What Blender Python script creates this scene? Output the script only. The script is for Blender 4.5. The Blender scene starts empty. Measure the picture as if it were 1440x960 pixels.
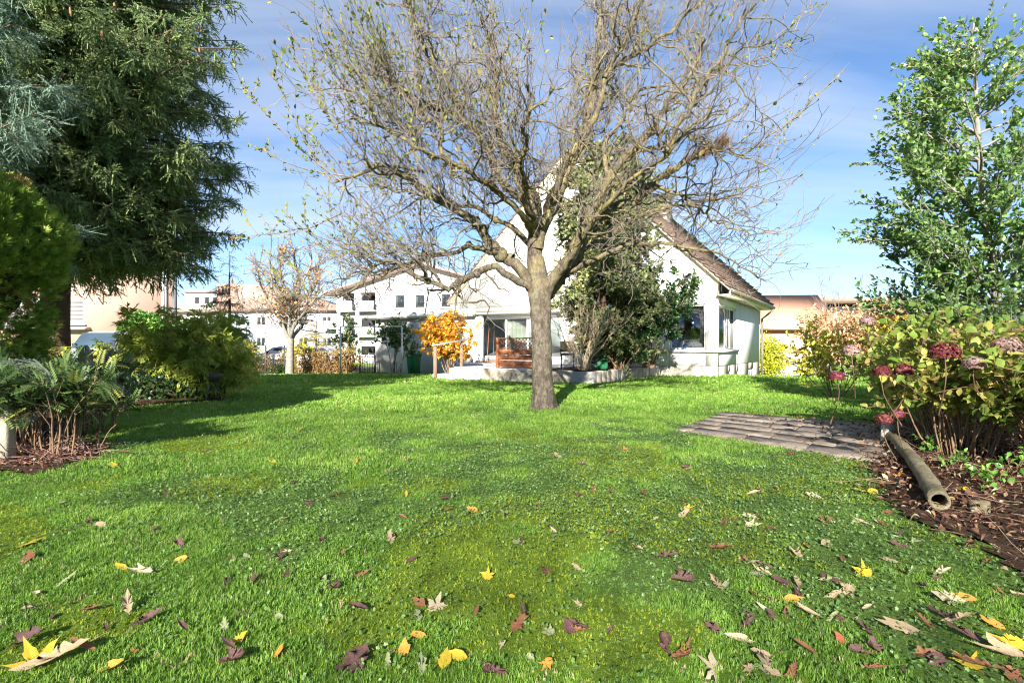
SKY_STRENGTH = 0.056; SUN_ENERGY = 4.6; EXPOSURE = 1.9; CLOUD = (4.8, 5.1, 5.6, 1); LEAFK = .9  # LEAFK scales the leaves of the added screens, so how much sun passes
import bpy, math
import numpy as np
from mathutils import Vector, Matrix
R = math.radians
SC = bpy.context.scene
COL = SC.collection
CAMH = 1.10
FPX = 800.0          # focal length in pixels of a 1440-wide picture

# ------------------------------------------------------------------ small helpers
def P(px, py, Y):
    """place seen at (px,py) of the 1440x960 photo, standing Y metres away"""
    return np.array([(px - 720) / FPX * Y, Y, CAMH + (489 - py) / FPX * Y])
def ss(a, b, x):
    t = np.clip((np.asarray(x, float) - a) / (b - a), 0, 1); return t * t * (3 - 2 * t)
def _hash(ix, iy, seed):
    h = (ix.astype(np.int64) * 374761393 + iy.astype(np.int64) * 668265263 + seed * 974711) & 0x7fffffff
    h = ((h ^ (h >> 13)) * 1274126177) & 0x7fffffff
    return ((h ^ (h >> 16)) & 0xffff) / 65535.0
def vnoise(x, y, s=1.0, seed=0):
    x = np.asarray(x, float) * s; y = np.asarray(y, float) * s
    ix = np.floor(x); iy = np.floor(y); fx = x - ix; fy = y - iy
    fx = fx * fx * (3 - 2 * fx); fy = fy * fy * (3 - 2 * fy)
    ix = ix.astype(np.int64); iy = iy.astype(np.int64)
    a = _hash(ix, iy, seed); b = _hash(ix + 1, iy, seed); c = _hash(ix, iy + 1, seed); d = _hash(ix + 1, iy + 1, seed)
    return (a * (1 - fx) + b * fx) * (1 - fy) + (c * (1 - fx) + d * fx) * fy
def fbm(x, y, s=1.0, seed=0, o=4):
    v = 0; w = 0
    for k in range(o):
        v = v + vnoise(x, y, s * 2 ** k, seed + k * 17) * .5 ** k; w += .5 ** k
    return v / w
def ground(x, y):
    x = np.asarray(x, float); y = np.asarray(y, float)
    z = -.30 * ss(21, 31, y) - .55 * ss(8.6, 12.5, x) * ss(20, 29, y)
    near = 1 - ss(18, 30, y)
    z = z + near * ((fbm(x, y, .45, 5, 3) - .5) * .05)
    return z
def nrm(a):
    a = np.asarray(a, float)
    return a / np.maximum(np.linalg.norm(a, axis=-1, keepdims=True), 1e-9)

ORG = {}
def tag(o, label=None, cat=None, group=None, kind=None):
    if label: o['label'] = label
    if cat: o['category'] = cat
    if group: o['group'] = group
    if kind: o['kind'] = kind
    return o
def empty(name, loc, label=None, cat=None, group=None):
    o = bpy.data.objects.new(name, None); COL.objects.link(o)
    o.empty_display_size = .2
    o.location = [float(v) for v in loc]; ORG[o.name] = np.array(loc, float)
    return tag(o, label, cat, group)
def mesh(name, V, F, mats, parent=None, smooth=False, rnd=None, mi=None, loc=None):
    """one mesh object; V world coords, F list of int arrays (n,3) or (n,4)"""
    V = np.asarray(V, float)
    if not isinstance(F, (list, tuple)): F = [F]
    F = [np.asarray(f, dtype=np.int64) for f in F if len(f)]
    if parent is not None: org = ORG[parent.name]
    elif loc is not None: org = np.array(loc, float)
    else: org = np.zeros(3)
    V = V - org
    me = bpy.data.meshes.new(name)
    nl = sum(f.size for f in F); nf = sum(len(f) for f in F)
    me.vertices.add(len(V)); me.vertices.foreach_set('co', V.astype(np.float32).ravel())
    me.loops.add(nl); me.loops.foreach_set('vertex_index', np.concatenate([f.ravel() for f in F]).astype(np.int32))
    me.polygons.add(nf)
    tot = np.concatenate([np.full(len(f), f.shape[1]) for f in F]).astype(np.int32)
    st = np.concatenate([[0], np.cumsum(tot)[:-1]]).astype(np.int32)
    me.polygons.foreach_set('loop_start', st)
    try: me.polygons.foreach_set('loop_total', tot)
    except Exception: pass
    if not isinstance(mats, (list, tuple)): mats = [mats]
    for m in mats: me.materials.append(m)
    if mi is not None: me.polygons.foreach_set('material_index', np.asarray(mi, np.int32))
    if smooth: me.polygons.foreach_set('use_smooth', np.ones(nf, bool))
    if rnd is not None:
        a = me.attributes.new('rnd', 'FLOAT', 'POINT'); a.data.foreach_set('value', np.asarray(rnd, np.float32))
    me.update(calc_edges=True)
    o = bpy.data.objects.new(name, me); COL.objects.link(o)
    if parent is not None:
        o.parent = parent; ORG[o.name] = org
    else:
        o.location = org; ORG[o.name] = org
    return o
class MB:
    """collects shapes of one part in an optional local frame"""
    def __init__(s, T=None): s.V = []; s.F = []; s.n = 0; s.T = T; s.mi = []; s.cur = 0
    def add(s, V, F):
        V = np.asarray(V, float).reshape(-1, 3)
        if s.T is not None: V = s.T(V)
        for f in (F if isinstance(F, list) and len(F) and isinstance(F[0], np.ndarray) and F[0].ndim == 2 else [np.asarray(F)]):
            if len(f):
                s.F.append(np.asarray(f) + s.n); s.mi += [s.cur] * len(f)
        s.V.append(V); s.n += len(V); return s
    def box(s, a, b, bev=0.0):
        (x0, y0, z0), (x1, y1, z1) = np.minimum(a, b), np.maximum(a, b)
        if bev <= 0:
            V = [(x0,y0,z0),(x1,y0,z0),(x1,y1,z0),(x0,y1,z0),(x0,y0,z1),(x1,y0,z1),(x1,y1,z1),(x0,y1,z1)]
            return s.add(V, np.array([(0,3,2,1),(4,5,6,7),(0,1,5,4),(1,2,6,5),(2,3,7,6),(3,0,4,7)]))
        c = bev; rings = []
        def ring(i, z):
            a0, b0, a1, b1 = x0 + i, y0 + i, x1 - i, y1 - i; k = c if i == 0 else 0
            return [(a0+k,b0,z),(a1-k,b0,z),(a1,b0+k,z),(a1,b1-k,z),(a1-k,b1,z),(a0+k,b1,z),(a0,b1-k,z),(a0,b0+k,z)] if k else \
                   [(a0+c*.5,b0,z),(a1-c*.5,b0,z),(a1,b0+c*.5,z),(a1,b1-c*.5,z),(a1-c*.5,b1,z),(a0+c*.5,b1,z),(a0,b1-c*.5,z),(a0,b0+c*.5,z)]
        V = ring(c, z0) + ring(0, z0 + c) + ring(0, z1 - c) + ring(c, z1)
        q = [(r*8+i, r*8+(i+1)%8, (r+1)*8+(i+1)%8, (r+1)*8+i) for r in range(3) for i in range(8)]
        q += [(24, 25, 28, 29), (25, 26, 27, 28), (24, 29, 30, 31), (0, 5, 4, 1), (1, 4, 3, 2), (0, 7, 6, 5)]
        return s.add(V, np.array(q))
    def prism(s, poly, d):
        """poly (n,3) planar loop, extruded by vector d"""
        p = np.asarray(poly, float); n = len(p); V = np.vstack([p, p + np.asarray(d, float)])
        tris = [(0, i + 1, i) for i in range(1, n - 1)] + [(n, n + i, n + i + 1) for i in range(1, n - 1)]
        quads = [(i, (i + 1) % n, n + (i + 1) % n, n + i) for i in range(n)]
        s.add(V, [np.array(tris), np.array(quads)]); return s
    def bar(s, a, b, w, h=None, up=(0, 0, 1)):
        h = h or w; a = np.array(a, float); b = np.array(b, float); d = nrm(b - a); u = np.array(up, float)
        if abs(d @ u) > .95: u = np.array([1., 0, 0])
        x = nrm(np.cross(d, u)); y = np.cross(x, d)
        c = [(-.5, -.5), (.5, -.5), (.5, .5), (-.5, .5)]
        V = [a + x * w * i + y * h * j for i, j in c] + [b + x * w * i + y * h * j for i, j in c]
        return s.add(V, np.array([(0,3,2,1),(4,5,6,7),(0,1,5,4),(1,2,6,5),(2,3,7,6),(3,0,4,7)]))
    def tube(s, pts, r, k=8, cap=True):
        pts = np.asarray(pts, float); n = len(pts); r = np.broadcast_to(np.asarray(r, float), (n,))
        V, F = tubes(pts[None], r[None], k)
        if cap: 
            q = [F]
            V = np.vstack([V, pts[0], pts[-1]]); m = n * k
            q.append(np.array([(m, (i + 1) % k, i) for i in range(k)] + [(m + 1, (n-1)*k + i, (n-1)*k + (i + 1) % k) for i in range(k)]))
            return s.add(V, q)
        return s.add(V, F)
    def lathe(s, prof, c=(0, 0, 0), k=16):
        c = np.array(c, float); an = np.linspace(0, 2*math.pi, k, endpoint=False)
        V = np.array([[c[0] + r*math.cos(t), c[1] + r*math.sin(t), c[2] + z] for r, z in prof for t in an])
        F = np.array([(j*k+i, j*k+(i+1)%k, (j+1)*k+(i+1)%k, (j+1)*k+i) for j in range(len(prof)-1) for i in range(k)])
        return s.add(V, F)
    def build(s, name, mats, parent=None, smooth=False, **k):
        return mesh(name, np.vstack(s.V), s.F, mats, parent, smooth, mi=(s.mi if isinstance(mats, (list, tuple)) else None), **k)

def tubes(Pn, Rn, k=4):
    """Pn (M,n,3), Rn (M,n) -> V, quads"""
    M, n, _ = Pn.shape
    T = np.zeros_like(Pn); T[:, 1:-1] = Pn[:, 2:] - Pn[:, :-2]; T[:, 0] = Pn[:, 1] - Pn[:, 0]; T[:, -1] = Pn[:, -1] - Pn[:, -2]
    T = nrm(T)
    mean = nrm(Pn[:, -1] - Pn[:, 0])
    ref = np.where(np.abs(mean[:, 2:3]) > .7, np.array([[1., .13, 0]]), np.array([[0.07, .1, 1.]]))[:, None, :]
    A = nrm(np.cross(T, ref)); B = np.cross(T, A)
    an = np.arange(k) * 2 * math.pi / k
    V = Pn[:, :, None, :] + Rn[:, :, None, None] * (A[:, :, None, :] * np.cos(an)[None, None, :, None] + B[:, :, None, :] * np.sin(an)[None, None, :, None])
    base = (np.arange(M) * n * k)[:, None, None]; j = (np.arange(n - 1) * k)[None, :, None]; i = np.arange(k)[None, None, :]; i2 = (i + 1) % k
    F = np.stack([base + j + i, base + j + i2, base + j + k + i2, base + j + k + i], -1).reshape(-1, 4)
    return V.reshape(-1, 3), F
def resample(pts, n, wig=0, rng=None):
    pts = np.asarray(pts, float)
    # Catmull-Rom smoothing
    q = np.vstack([2*pts[0]-pts[1], pts, 2*pts[-1]-pts[-2]]); out = []
    for i in range(1, len(q) - 2):
        for t in np.linspace(0, 1, 8, endpoint=False):
            p0, p1, p2, p3 = q[i-1], q[i], q[i+1], q[i+2]
            out.append(.5*((2*p1)+(-p0+p2)*t+(2*p0-5*p1+4*p2-p3)*t*t+(-p0+3*p1-3*p2+p3)*t**3))
    out.append(pts[-1]); out = np.array(out)
    d = np.concatenate([[0], np.cumsum(np.linalg.norm(np.diff(out, axis=0), axis=1))]); t = np.linspace(0, d[-1], n)
    r = np.stack([np.interp(t, d, out[:, c]) for c in range(3)], -1)
    if wig and rng is not None:
        w = rng.normal(0, wig, (n, 3)); w[0] = 0; w[1:-1] = (w[:-2] + w[1:-1] + w[2:]) / 2; w[-1] *= .3
        r = r + w
    return r
def grow(st, dr, ln, n, rng, wig=.2, trop=(0, 0, 0), r0=.01, r1=.003):
    M = len(st); st = np.asarray(st, float); d = nrm(dr); trop = np.asarray(trop, float)
    Q = np.zeros((M, n, 3)); Q[:, 0] = st; step = (np.asarray(ln) / (n - 1))
    for i in range(1, n):
        d = nrm(d + rng.normal(0, wig, (M, 3)) + trop)
        Q[:, i] = Q[:, i-1] + d * step[:, None]
    t = np.linspace(0, 1, n)[None]
    r0 = np.broadcast_to(np.asarray(r0, float), (M,))[:, None]; r1 = np.broadcast_to(np.asarray(r1, float), (M,))[:, None]
    return Q, r0 * (1 - t) + r1 * t
def spawn(Q, Rr, N, rng, lo=.2, hi=1., ang=(.5, 1.1), wts=None):
    """N random places on the polylines with a direction leaving the parent at an angle"""
    M, n, _ = Q.shape
    L = np.linalg.norm(np.diff(Q, axis=1), axis=2).sum(1)
    w = L if wts is None else L * wts; w = w / w.sum()
    m = rng.choice(M, N, p=w); t = rng.uniform(lo, hi, N) * (n - 1); i = np.minimum(t.astype(int), n - 2); f = (t - i)[:, None]
    p = Q[m, i] * (1 - f) + Q[m, i + 1] * f; tg = nrm(Q[m, i + 1] - Q[m, i]); r = Rr[m, i] * (1 - f[:, 0]) + Rr[m, i + 1] * f[:, 0]
    a = rng.uniform(ang[0], ang[1], N)[:, None]; pr = nrm(np.cross(tg, rng.normal(0, 1, (N, 3))))
    return p, nrm(tg * np.cos(a) + pr * np.sin(a)), r, t / (n - 1), m
def scatter(tV, tF, pos, dr, up, sc):
    """template (y forward, z normal) at N places -> V, F, index of instance per vertex"""
    pos = np.asarray(pos, float); N = len(pos); y = nrm(dr); x = nrm(np.cross(y, up)); z = np.cross(x, y)
    sc = np.broadcast_to(np.asarray(sc, float), (N,))[:, None, None]
    V = pos[:, None, :] + sc * (tV[None, :, 0:1] * x[:, None, :] + tV[None, :, 1:2] * y[:, None, :] + tV[None, :, 2:3] * z[:, None, :])
    F = (np.asarray(tF)[None] + (np.arange(N) * len(tV))[:, None, None]).reshape(-1, np.asarray(tF).shape[1])
    return V.reshape(-1, 3), F, np.repeat(np.arange(N), len(tV))
class Acc:
    def __init__(s): s.V = []; s.F = []; s.r = []; s.n = 0
    def add(s, V, F, r=None):
        s.V.append(V); s.F.append(F + s.n); s.r.append(np.broadcast_to(0. if r is None else r, (len(V),)).astype(np.float32)); s.n += len(V); return s
    def leaves(s, tpl, pos, dr, up, sc, rnd):
        V, F, ix = scatter(tpl[0], tpl[1], pos, dr, up, sc); return s.add(V, F, np.asarray(rnd)[ix])
    def build(s, name, mats, parent=None, smooth=False, loc=None):
        return mesh(name, np.vstack(s.V), s.F, mats, parent, smooth, rnd=np.concatenate(s.r), loc=loc)

# ------------------------------------------------------------------ leaf templates (length 1 along y)
def t_oval(w=.3, fold=.12, droop=.15, cup=0):
    V = np.array([(0,0,0),(w*.75,.28,fold),(w,.55,fold),(w*.55,.82,fold-droop*.6),(0,1,-droop),(-w*.55,.82,fold-droop*.6),(-w,.55,fold),(-w*.75,.28,fold),(0,.3,0),(0,.68,-droop*.2)])
    F = np.array([(0,1,8),(1,2,8),(2,9,8),(2,3,9),(3,4,9),(4,5,9),(5,6,9),(6,8,9),(6,7,8),(7,0,8)])
    return V, F
def t_diamond(w=.28, fold=.08):
    return np.array([(0,0,0),(w,.45,fold),(0,1,0),(-w,.45,fold)]), np.array([(0,1,2),(0,2,3)])
def t_round(k=7, cup=.12):
    V = [(0, .35, 0)]
    for i in range(k):
        a = -math.pi/2 + 2*math.pi*(i + .5)/k; V.append((.5*math.cos(a), .5 + .5*math.sin(a), cup))
    return np.array(V), np.array([(0, 1+i, 1+(i+1) % k) for i in range(k)])
def t_shoot(rng, n=26, nl=.085, w=.012, droop=.1):
    """a conifer shoot of length 1: stem plus needles"""
    V = []; F = []
    for i in range(n):
        t = (i + rng.uniform(0, 1)) / n; a = rng.uniform(0, 2*math.pi); L = nl * (1.1 - .5*t) * rng.uniform(.8, 1.2)
        c = np.array([0, t, -droop*t*t]); out = np.array([math.cos(a), .55, math.sin(a)*.8]); out /= np.linalg.norm(out)
        sd = np.cross(out, (0, 1, 0)); sd = sd / np.linalg.norm(sd) * w
        k = len(V); V += [c - sd, c + sd, c + out*L]; F.append((k, k+1, k+2))
    k = len(V); w2 = w*.9
    V += [(-w2,0,0),(w2,0,0),(w2*.5,1,-droop),(-w2*.5,1,-droop)]; F += [(k,k+1,k+2),(k,k+2,k+3)]
    return np.array(V), np.array(F)
def t_fan(rng, n=7, w=.07):
    """flat scaly spray (cypress/arborvitae)"""
    V = []; F = []
    for i in range(n):
        a = (i/(n-1) - .5) * 1.9; L = 1 - .35*abs(a) * rng.uniform(.8, 1.3); b = np.array([0, .12*i % .3, 0])
        d = np.array([math.sin(a), math.cos(a), rng.uniform(-.15, .15)]); s = np.array([math.cos(a), -math.sin(a), 0]) * w
        k = len(V); V += [b, b + d*L*.55 + s, b + d*L, b + d*L*.55 - s]; F += [(k,k+1,k+2),(k,k+2,k+3)]
    return np.array(V), np.array(F)
def t_bamboo(rng, n=5, w=.09):
    V = []; F = []
    for i in range(n):
        a = rng.uniform(-1.2, 1.2); L = rng.uniform(.6, 1); b = np.array([0, i*.12, 0])
        d = np.array([math.sin(a), math.cos(a), -rng.uniform(0, .5)]); s = np.array([math.cos(a), -math.sin(a), 0]) * w
        k = len(V); V += [b, b + d*L*.4 + s, b + d*L + (0, 0, -.1), b + d*L*.4 - s]; F += [(k,k+1,k+2),(k,k+2,k+3)]
    return np.array(V), np.array(F)

# ------------------------------------------------------------------ materials
MT = {}
class NT:
    def __init__(s, name):
        s.m = bpy.data.materials.new(name); s.m.use_nodes = True; s.t = s.m.node_tree; s.t.nodes.clear(); s.out = s.n('ShaderNodeOutputMaterial'); MT[name] = s.m
    def n(s, ty, **k):
        q = s.t.nodes.new(ty)
        for a, v in k.items(): setattr(q, a, v)
        return q
    def l(s, a, b): s.t.links.new(a, b)
    def coord(s, scale=(1, 1, 1), obj=True):
        tc = s.n('ShaderNodeTexCoord'); mp = s.n('ShaderNodeMapping'); mp.inputs['Scale'].default_value = scale
        s.l(tc.outputs['Object'], mp.inputs[0]); return mp.outputs[0]
    def noise(s, vec, sc, det=4, rough=.6):
        q = s.n('ShaderNodeTexNoise'); q.inputs['Scale'].default_value = sc; q.inputs['Detail'].default_value = det; q.inputs['Roughness'].default_value = rough
        if vec is not None: s.l(vec, q.inputs['Vector'])
        return q.outputs['Fac']
    def ramp(s, fac, stops, interp='LINEAR'):
        q = s.n('ShaderNodeValToRGB'); e = q.color_ramp.elements; q.color_ramp.interpolation = interp
        while len(e) > len(stops): e.remove(e[-1])
        while len(e) < len(stops): e.new(.5)
        for el, (p, c) in zip(e, stops): el.position = p; el.color = (*c, 1) if len(c) == 3 else c
        s.l(fac, q.inputs[0]); return q.outputs[0]
    def mix(s, fac, a, b, mode='MIX'):
        q = s.n('ShaderNodeMix', data_type='RGBA', blend_type=mode)
        for sock, v in ((q.inputs[0], fac), (q.inputs[6], a), (q.inputs[7], b)):
            if isinstance(v, (int, float)): sock.default_value = v
            elif isinstance(v, tuple): sock.default_value = (*v, 1)
            else: s.l(v, sock)
        return q.outputs[2]
    def math(s, op, a, b=0):
        q = s.n('ShaderNodeMath', operation=op)
        for sock, v in ((q.inputs[0], a), (q.inputs[1], b)):
            if isinstance(v, (int, float)): sock.default_value = v
            else: s.l(v, sock)
        return q.outputs[0]
    def attr(s, name='rnd'):
        q = s.n('ShaderNodeAttribute'); q.attribute_name = name; return q.outputs['Fac']
    def bsdf(s, col, rough=.8, spec=.3, metal=0, bump=None, bstr=.3, bdist=.01, trans=0, alpha=None):
        q = s.n('ShaderNodeBsdfPrincipled')
        if isinstance(col, tuple): q.inputs['Base Color'].default_value = (*col, 1)
        else: s.l(col, q.inputs['Base Color'])
        if isinstance(rough, (int, float)): q.inputs['Roughness'].default_value = rough
        else: s.l(rough, q.inputs['Roughness'])
        q.inputs['Specular IOR Level'].default_value = spec; q.inputs['Metallic'].default_value = metal
        if bump is not None:
            b = s.n('ShaderNodeBump'); b.inputs['Strength'].default_value = bstr; b.inputs['Distance'].default_value = bdist
            s.l(bump, b.inputs['Height']); s.l(b.outputs[0], q.inputs['Normal'])
        o = q.outputs[0]
        if trans:
            tr = s.n('ShaderNodeBsdfTranslucent')
            if isinstance(col, tuple): tr.inputs[0].default_value = (*col, 1)
            else: s.l(col, tr.inputs[0])
            mx = s.n('ShaderNodeMixShader'); mx.inputs[0].default_value = trans; s.l(o, mx.inputs[1]); s.l(tr.outputs[0], mx.inputs[2]); o = mx.outputs[0]
        s.l(o, s.out.inputs[0]); return s.m
def m_leaf(name, stops, trans=.35, rough=.55, spec=.3):
    t = NT(name); c = t.ramp(t.attr(), stops); return t.bsdf(c, rough, spec, trans=trans)
def m_plain(name, c1, c2=None, sc=4, rough=.8, spec=.3, bsc=30, bstr=.25, metal=0, stretch=(1, 1, 1), contrast=(.35, .65), bd=.01, c3=None):
    t = NT(name); v = t.coord(stretch)
    if c2 is None: c2 = tuple(x*.85 for x in c1)
    f = t.noise(v, sc, 6, .65); col = t.ramp(f, [(contrast[0], c1), (contrast[1], c2)])
    if c3 is not None:
        col = t.mix(t.ramp(t.noise(v, sc*.37, 4, .7), [(.52, (0, 0, 0)), (.66, (1, 1, 1))]), col, c3)
    return t.bsdf(col, rough, spec, metal, bump=t.noise(v, bsc, 5, .7), bstr=bstr, bdist=bd)
def m_glass(name, col=(.02, .025, .03), rough=.04):
    t = NT(name); v = t.coord(); return t.bsdf(t.ramp(t.noise(v, 1.2, 2), [(.3, col), (.7, tuple(c*1.6 for c in col))]), rough, .9)
def m_clear(name):
    t = NT(name); g = t.n('ShaderNodeBsdfGlossy'); g.inputs['Roughness'].default_value = .02; g.inputs[0].default_value = (.9, .95, 1, 1)
    tr = t.n('ShaderNodeBsdfTransparent'); tr.inputs[0].default_value = (.86, .9, .9, 1)
    fr = t.n('ShaderNodeFresnel'); fr.inputs[0].default_value = 1.5
    mx = t.n('ShaderNodeMixShader'); f = t.math('ADD', fr.outputs[0], .08)
    t.l(f, mx.inputs[0]); t.l(tr.outputs[0], mx.inputs[1]); t.l(g.outputs[0], mx.inputs[2]); t.l(mx.outputs[0], t.out.inputs[0]); return t.m
# ------------------------------------------------------------------ world, sun, camera
SUN_EL, SUN_AZ = 24.0, 12.0      # degrees; azimuth = how far left of straight behind the camera
w = bpy.data.worlds.new("World"); SC.world = w; w.use_nodes = True
nt = w.node_tree; nt.nodes.clear()
def wn(t, **k):
    q = nt.nodes.new(t)
    for a, v in k.items(): setattr(q, a, v)
    return q
to_sun = np.array([-math.sin(R(SUN_AZ)) * math.cos(R(SUN_EL)), -math.cos(R(SUN_AZ)) * math.cos(R(SUN_EL)), math.sin(R(SUN_EL))])
sky = wn('ShaderNodeTexSky', sky_type='NISHITA', sun_disc=False, sun_elevation=R(SUN_EL), sun_rotation=math.atan2(to_sun[0], to_sun[1]))
sky.air_density = 1.0; sky.dust_density = .0; sky.ozone_density = 4.2; sky.altitude = 1500
bg = wn('ShaderNodeBackground'); bg.inputs[1].default_value = SKY_STRENGTH
# thin high cloud streaks mixed into the sky, laid out by direction
tc = wn('ShaderNodeTexCoord'); sep = wn('ShaderNodeSeparateXYZ'); nt.links.new(tc.outputs['Generated'], sep.inputs[0])
def wm(op, a, b=0):
    q = wn('ShaderNodeMath', operation=op)
    for s, v in ((q.inputs[0], a), (q.inputs[1], b)):
        if isinstance(v, (int, float)): s.default_value = v
        else: nt.links.new(v, s)
    return q.outputs[0]
zc = wm('MAXIMUM', sep.outputs[2], .03); zc = wm('ADD', zc, .12)
cb = wn('ShaderNodeCombineXYZ'); nt.links.new(wm('DIVIDE', sep.outputs[0], zc), cb.inputs[0]); nt.links.new(wm('DIVIDE', sep.outputs[1], zc), cb.inputs[1])
mp = wn('ShaderNodeMapping'); mp.inputs['Scale'].default_value = (.55, 2.2, 1); mp.inputs['Rotation'].default_value = (0, 0, R(-28)); mp.inputs['Location'].default_value = (1.7, 4.2, 0)
nt.links.new(cb.outputs[0], mp.inputs[0])
ns = wn('ShaderNodeTexNoise'); ns.inputs['Scale'].default_value = .8; ns.inputs['Detail'].default_value = 7; ns.inputs['Roughness'].default_value = .52; ns.inputs['Distortion'].default_value = .6
nt.links.new(mp.outputs[0], ns.inputs['Vector'])
rp = wn('ShaderNodeValToRGB'); rp.color_ramp.elements[0].position = .38; rp.color_ramp.elements[1].position = .78
rp.color_ramp.elements[0].color = (0, 0, 0, 1); rp.color_ramp.elements[1].color = (.62, .62, .62, 1)
nt.links.new(ns.outputs['Fac'], rp.inputs[0])
mx = wn('ShaderNodeMix', data_type='RGBA'); nt.links.new(rp.outputs[0], mx.inputs[0]); nt.links.new(sky.outputs[0], mx.inputs[6]); mx.inputs[7].default_value = CLOUD
nt.links.new(mx.outputs[2], bg.inputs[0])
wo = wn('ShaderNodeOutputWorld'); nt.links.new(bg.outputs[0], wo.inputs[0])

ld = bpy.data.lights.new('sun', 'SUN'); ld.energy = SUN_ENERGY; ld.angle = R(.55); ld.color = (1, .93, .82)
lo = bpy.data.objects.new('sun', ld); COL.objects.link(lo); lo.rotation_euler = Vector(to_sun).to_track_quat('Z', 'Y').to_euler(); lo.location = (-8, -20, 14)
cd = bpy.data.cameras.new('camera'); cam = bpy.data.objects.new('camera', cd); COL.objects.link(cam)
cam.location = (0, 0, CAMH); cam.rotation_euler = (R(90), 0, 0); cd.sensor_width = 36; cd.lens = 20.0; cd.shift_y = 9 / 1440; cd.clip_end = 2000; cd.clip_start = .05
SC.camera = cam
vs = SC.view_settings; vs.view_transform = 'Standard'; vs.look = 'None'; vs.gamma = 1; vs.exposure = EXPOSURE
SC.render.engine = 'CYCLES'; cy = SC.cycles; cy.max_bounces = 6; cy.diffuse_bounces = 3; cy.glossy_bounces = 3; cy.transmission_bounces = 4; cy.transparent_max_bounces = 8
cy.use_denoising = True; SC.cycles.filter_width = 1.1; cy.caustics_reflective = False; cy.caustics_refractive = False

# ------------------------------------------------------------------ masks of the garden floor
def inpoly(x, y, poly):
    x = np.asarray(x, float); y = np.asarray(y, float); r = np.zeros(x.shape, bool); n = len(poly)
    for i in range(n):
        x1, y1 = poly[i]; x2, y2 = poly[(i + 1) % n]
        c = ((y1 > y) != (y2 > y)) & (x < (x2 - x1) * (y - y1) / (y2 - y1 + 1e-12) + x1); r ^= c
    return r
BED_R = [(5.3, 8.3), (4.15, 6.3), (3.25, 5.25), (2.72, 4.1), (2.5, 3.4), (2.48, 2.7), (2.7, 1.9), (3.1, 1.0), (9.5, .8), (10.5, 9.0), (7.5, 9.3)]
BED_L = [(-4.2, 4.95), (-4.05, 5.7), (-4.8, 6.5), (-5.8, 7.8), (-6.5, 8.9), (-6.8, 10.8), (-5.6, 11.8), (-6.4, 12.4), (-9, 13), (-9, 4.2), (-4.9, 4.2), (-3.6, 3.3), (-3.8, 2.4), (-3.2,1.4), (-9, 1.2),(-9,4)]
PAVE = [(2.18, 7.62), (3.6, 9.7), (5.75, 7.75), (3.72, 4.95)]
def m_ivy(x, y):      # patches of dull creeping leaves
    f0 = y; y = y + (fbm(x, y, .55, 88, 3) - .5) * 5.5; f = .5 * fbm(x, f0, .75, 31, 4) + .5 * fbm(x, f0, 2.6, 37, 3); b = ss(2.6, 4.2, y) * (1 - ss(5.6, 6.9, y)) * ss(-3.4, -1.0, x) * .17 - .10 * ss(6.6, 8.0, y) + ss(.3, 1.6, x) * (1 - ss(4.5, 7, y)) * .08
    return ss(.47, .63, f + b - .05)
def m_moss(x, y):
    return ss(.52, .62, fbm(x, y, .9, 77, 4) + .07 * ss(5.5, 2.5, y) * ss(-1.5, 1.5, x)) * ss(9, 6, y)
def m_soil(x, y):
    return np.maximum(inpoly(x, y, BED_R), inpoly(x, y, BED_L))

def axis(parts):
    out = [parts[0][0]]
    for a, b, s in parts: out += list(np.linspace(a, b, max(2, int(round((b - a) / s)) + 1))[1:])
    return np.array(out)
gx = axis([(-600, -60, 90), (-60, -14, 4), (-14, -7, .35), (-7, 7, .09), (7, 14, .35), (14, 60, 4), (60, 600, 90)])
gy = axis([(-60, -2, 5), (-2, 1, .4), (1, 10, .09), (10, 20, .2), (20, 40, .8), (40, 120, 10), (120, 900, 90)])
X, Y = np.meshgrid(gx, gy); Z = ground(X, Y)
nx, ny = len(gx), len(gy); ii, jj = np.meshgrid(np.arange(nx - 1), np.arange(ny - 1)); q = (jj * nx + ii).ravel()
lawn = mesh('lawn', np.stack([X, Y, Z], -1).reshape(-1, 3), np.stack([q, q + 1, q + 1 + nx, q + nx], -1), [], smooth=True)
tag(lawn, kind='structure')
for nm, fn in (('ivy', m_ivy), ('moss', m_moss)):
    a = lawn.data.attributes.new(nm, 'FLOAT', 'POINT'); a.data.foreach_set('value', fn(X, Y).ravel().astype(np.float32))
t = NT('lawn_ground'); v = t.coord()
c = t.ramp(t.noise(v, 9, 8, .72), [(.3, (.06, .11, .015)), (.5, (.11, .21, .02)), (.7, (.17, .30, .03))])
c = t.mix(t.ramp(t.noise(v, .8, 5, .6), [(.4, (0, 0, 0)), (.65, (.55, .55, .55))]), c, (.18, .28, .03))
c = t.mix(t.math('MULTIPLY', t.attr('moss'), .75), c, t.ramp(t.noise(v, 40, 5, .7), [(.35, (.07, .12, .012)), (.65, (.20, .27, .03))]))
c = t.mix(t.math('MULTIPLY', t.attr('ivy'), .8), c, t.ramp(t.noise(v, 55, 5, .7), [(.35, (.05, .09, .02)), (.65, (.12, .19, .05))]))
lawn.data.materials.append(t.bsdf(c, .95, .1, bump=t.noise(v, 60, 8, .8), bstr=.8, bdist=.03))

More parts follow.
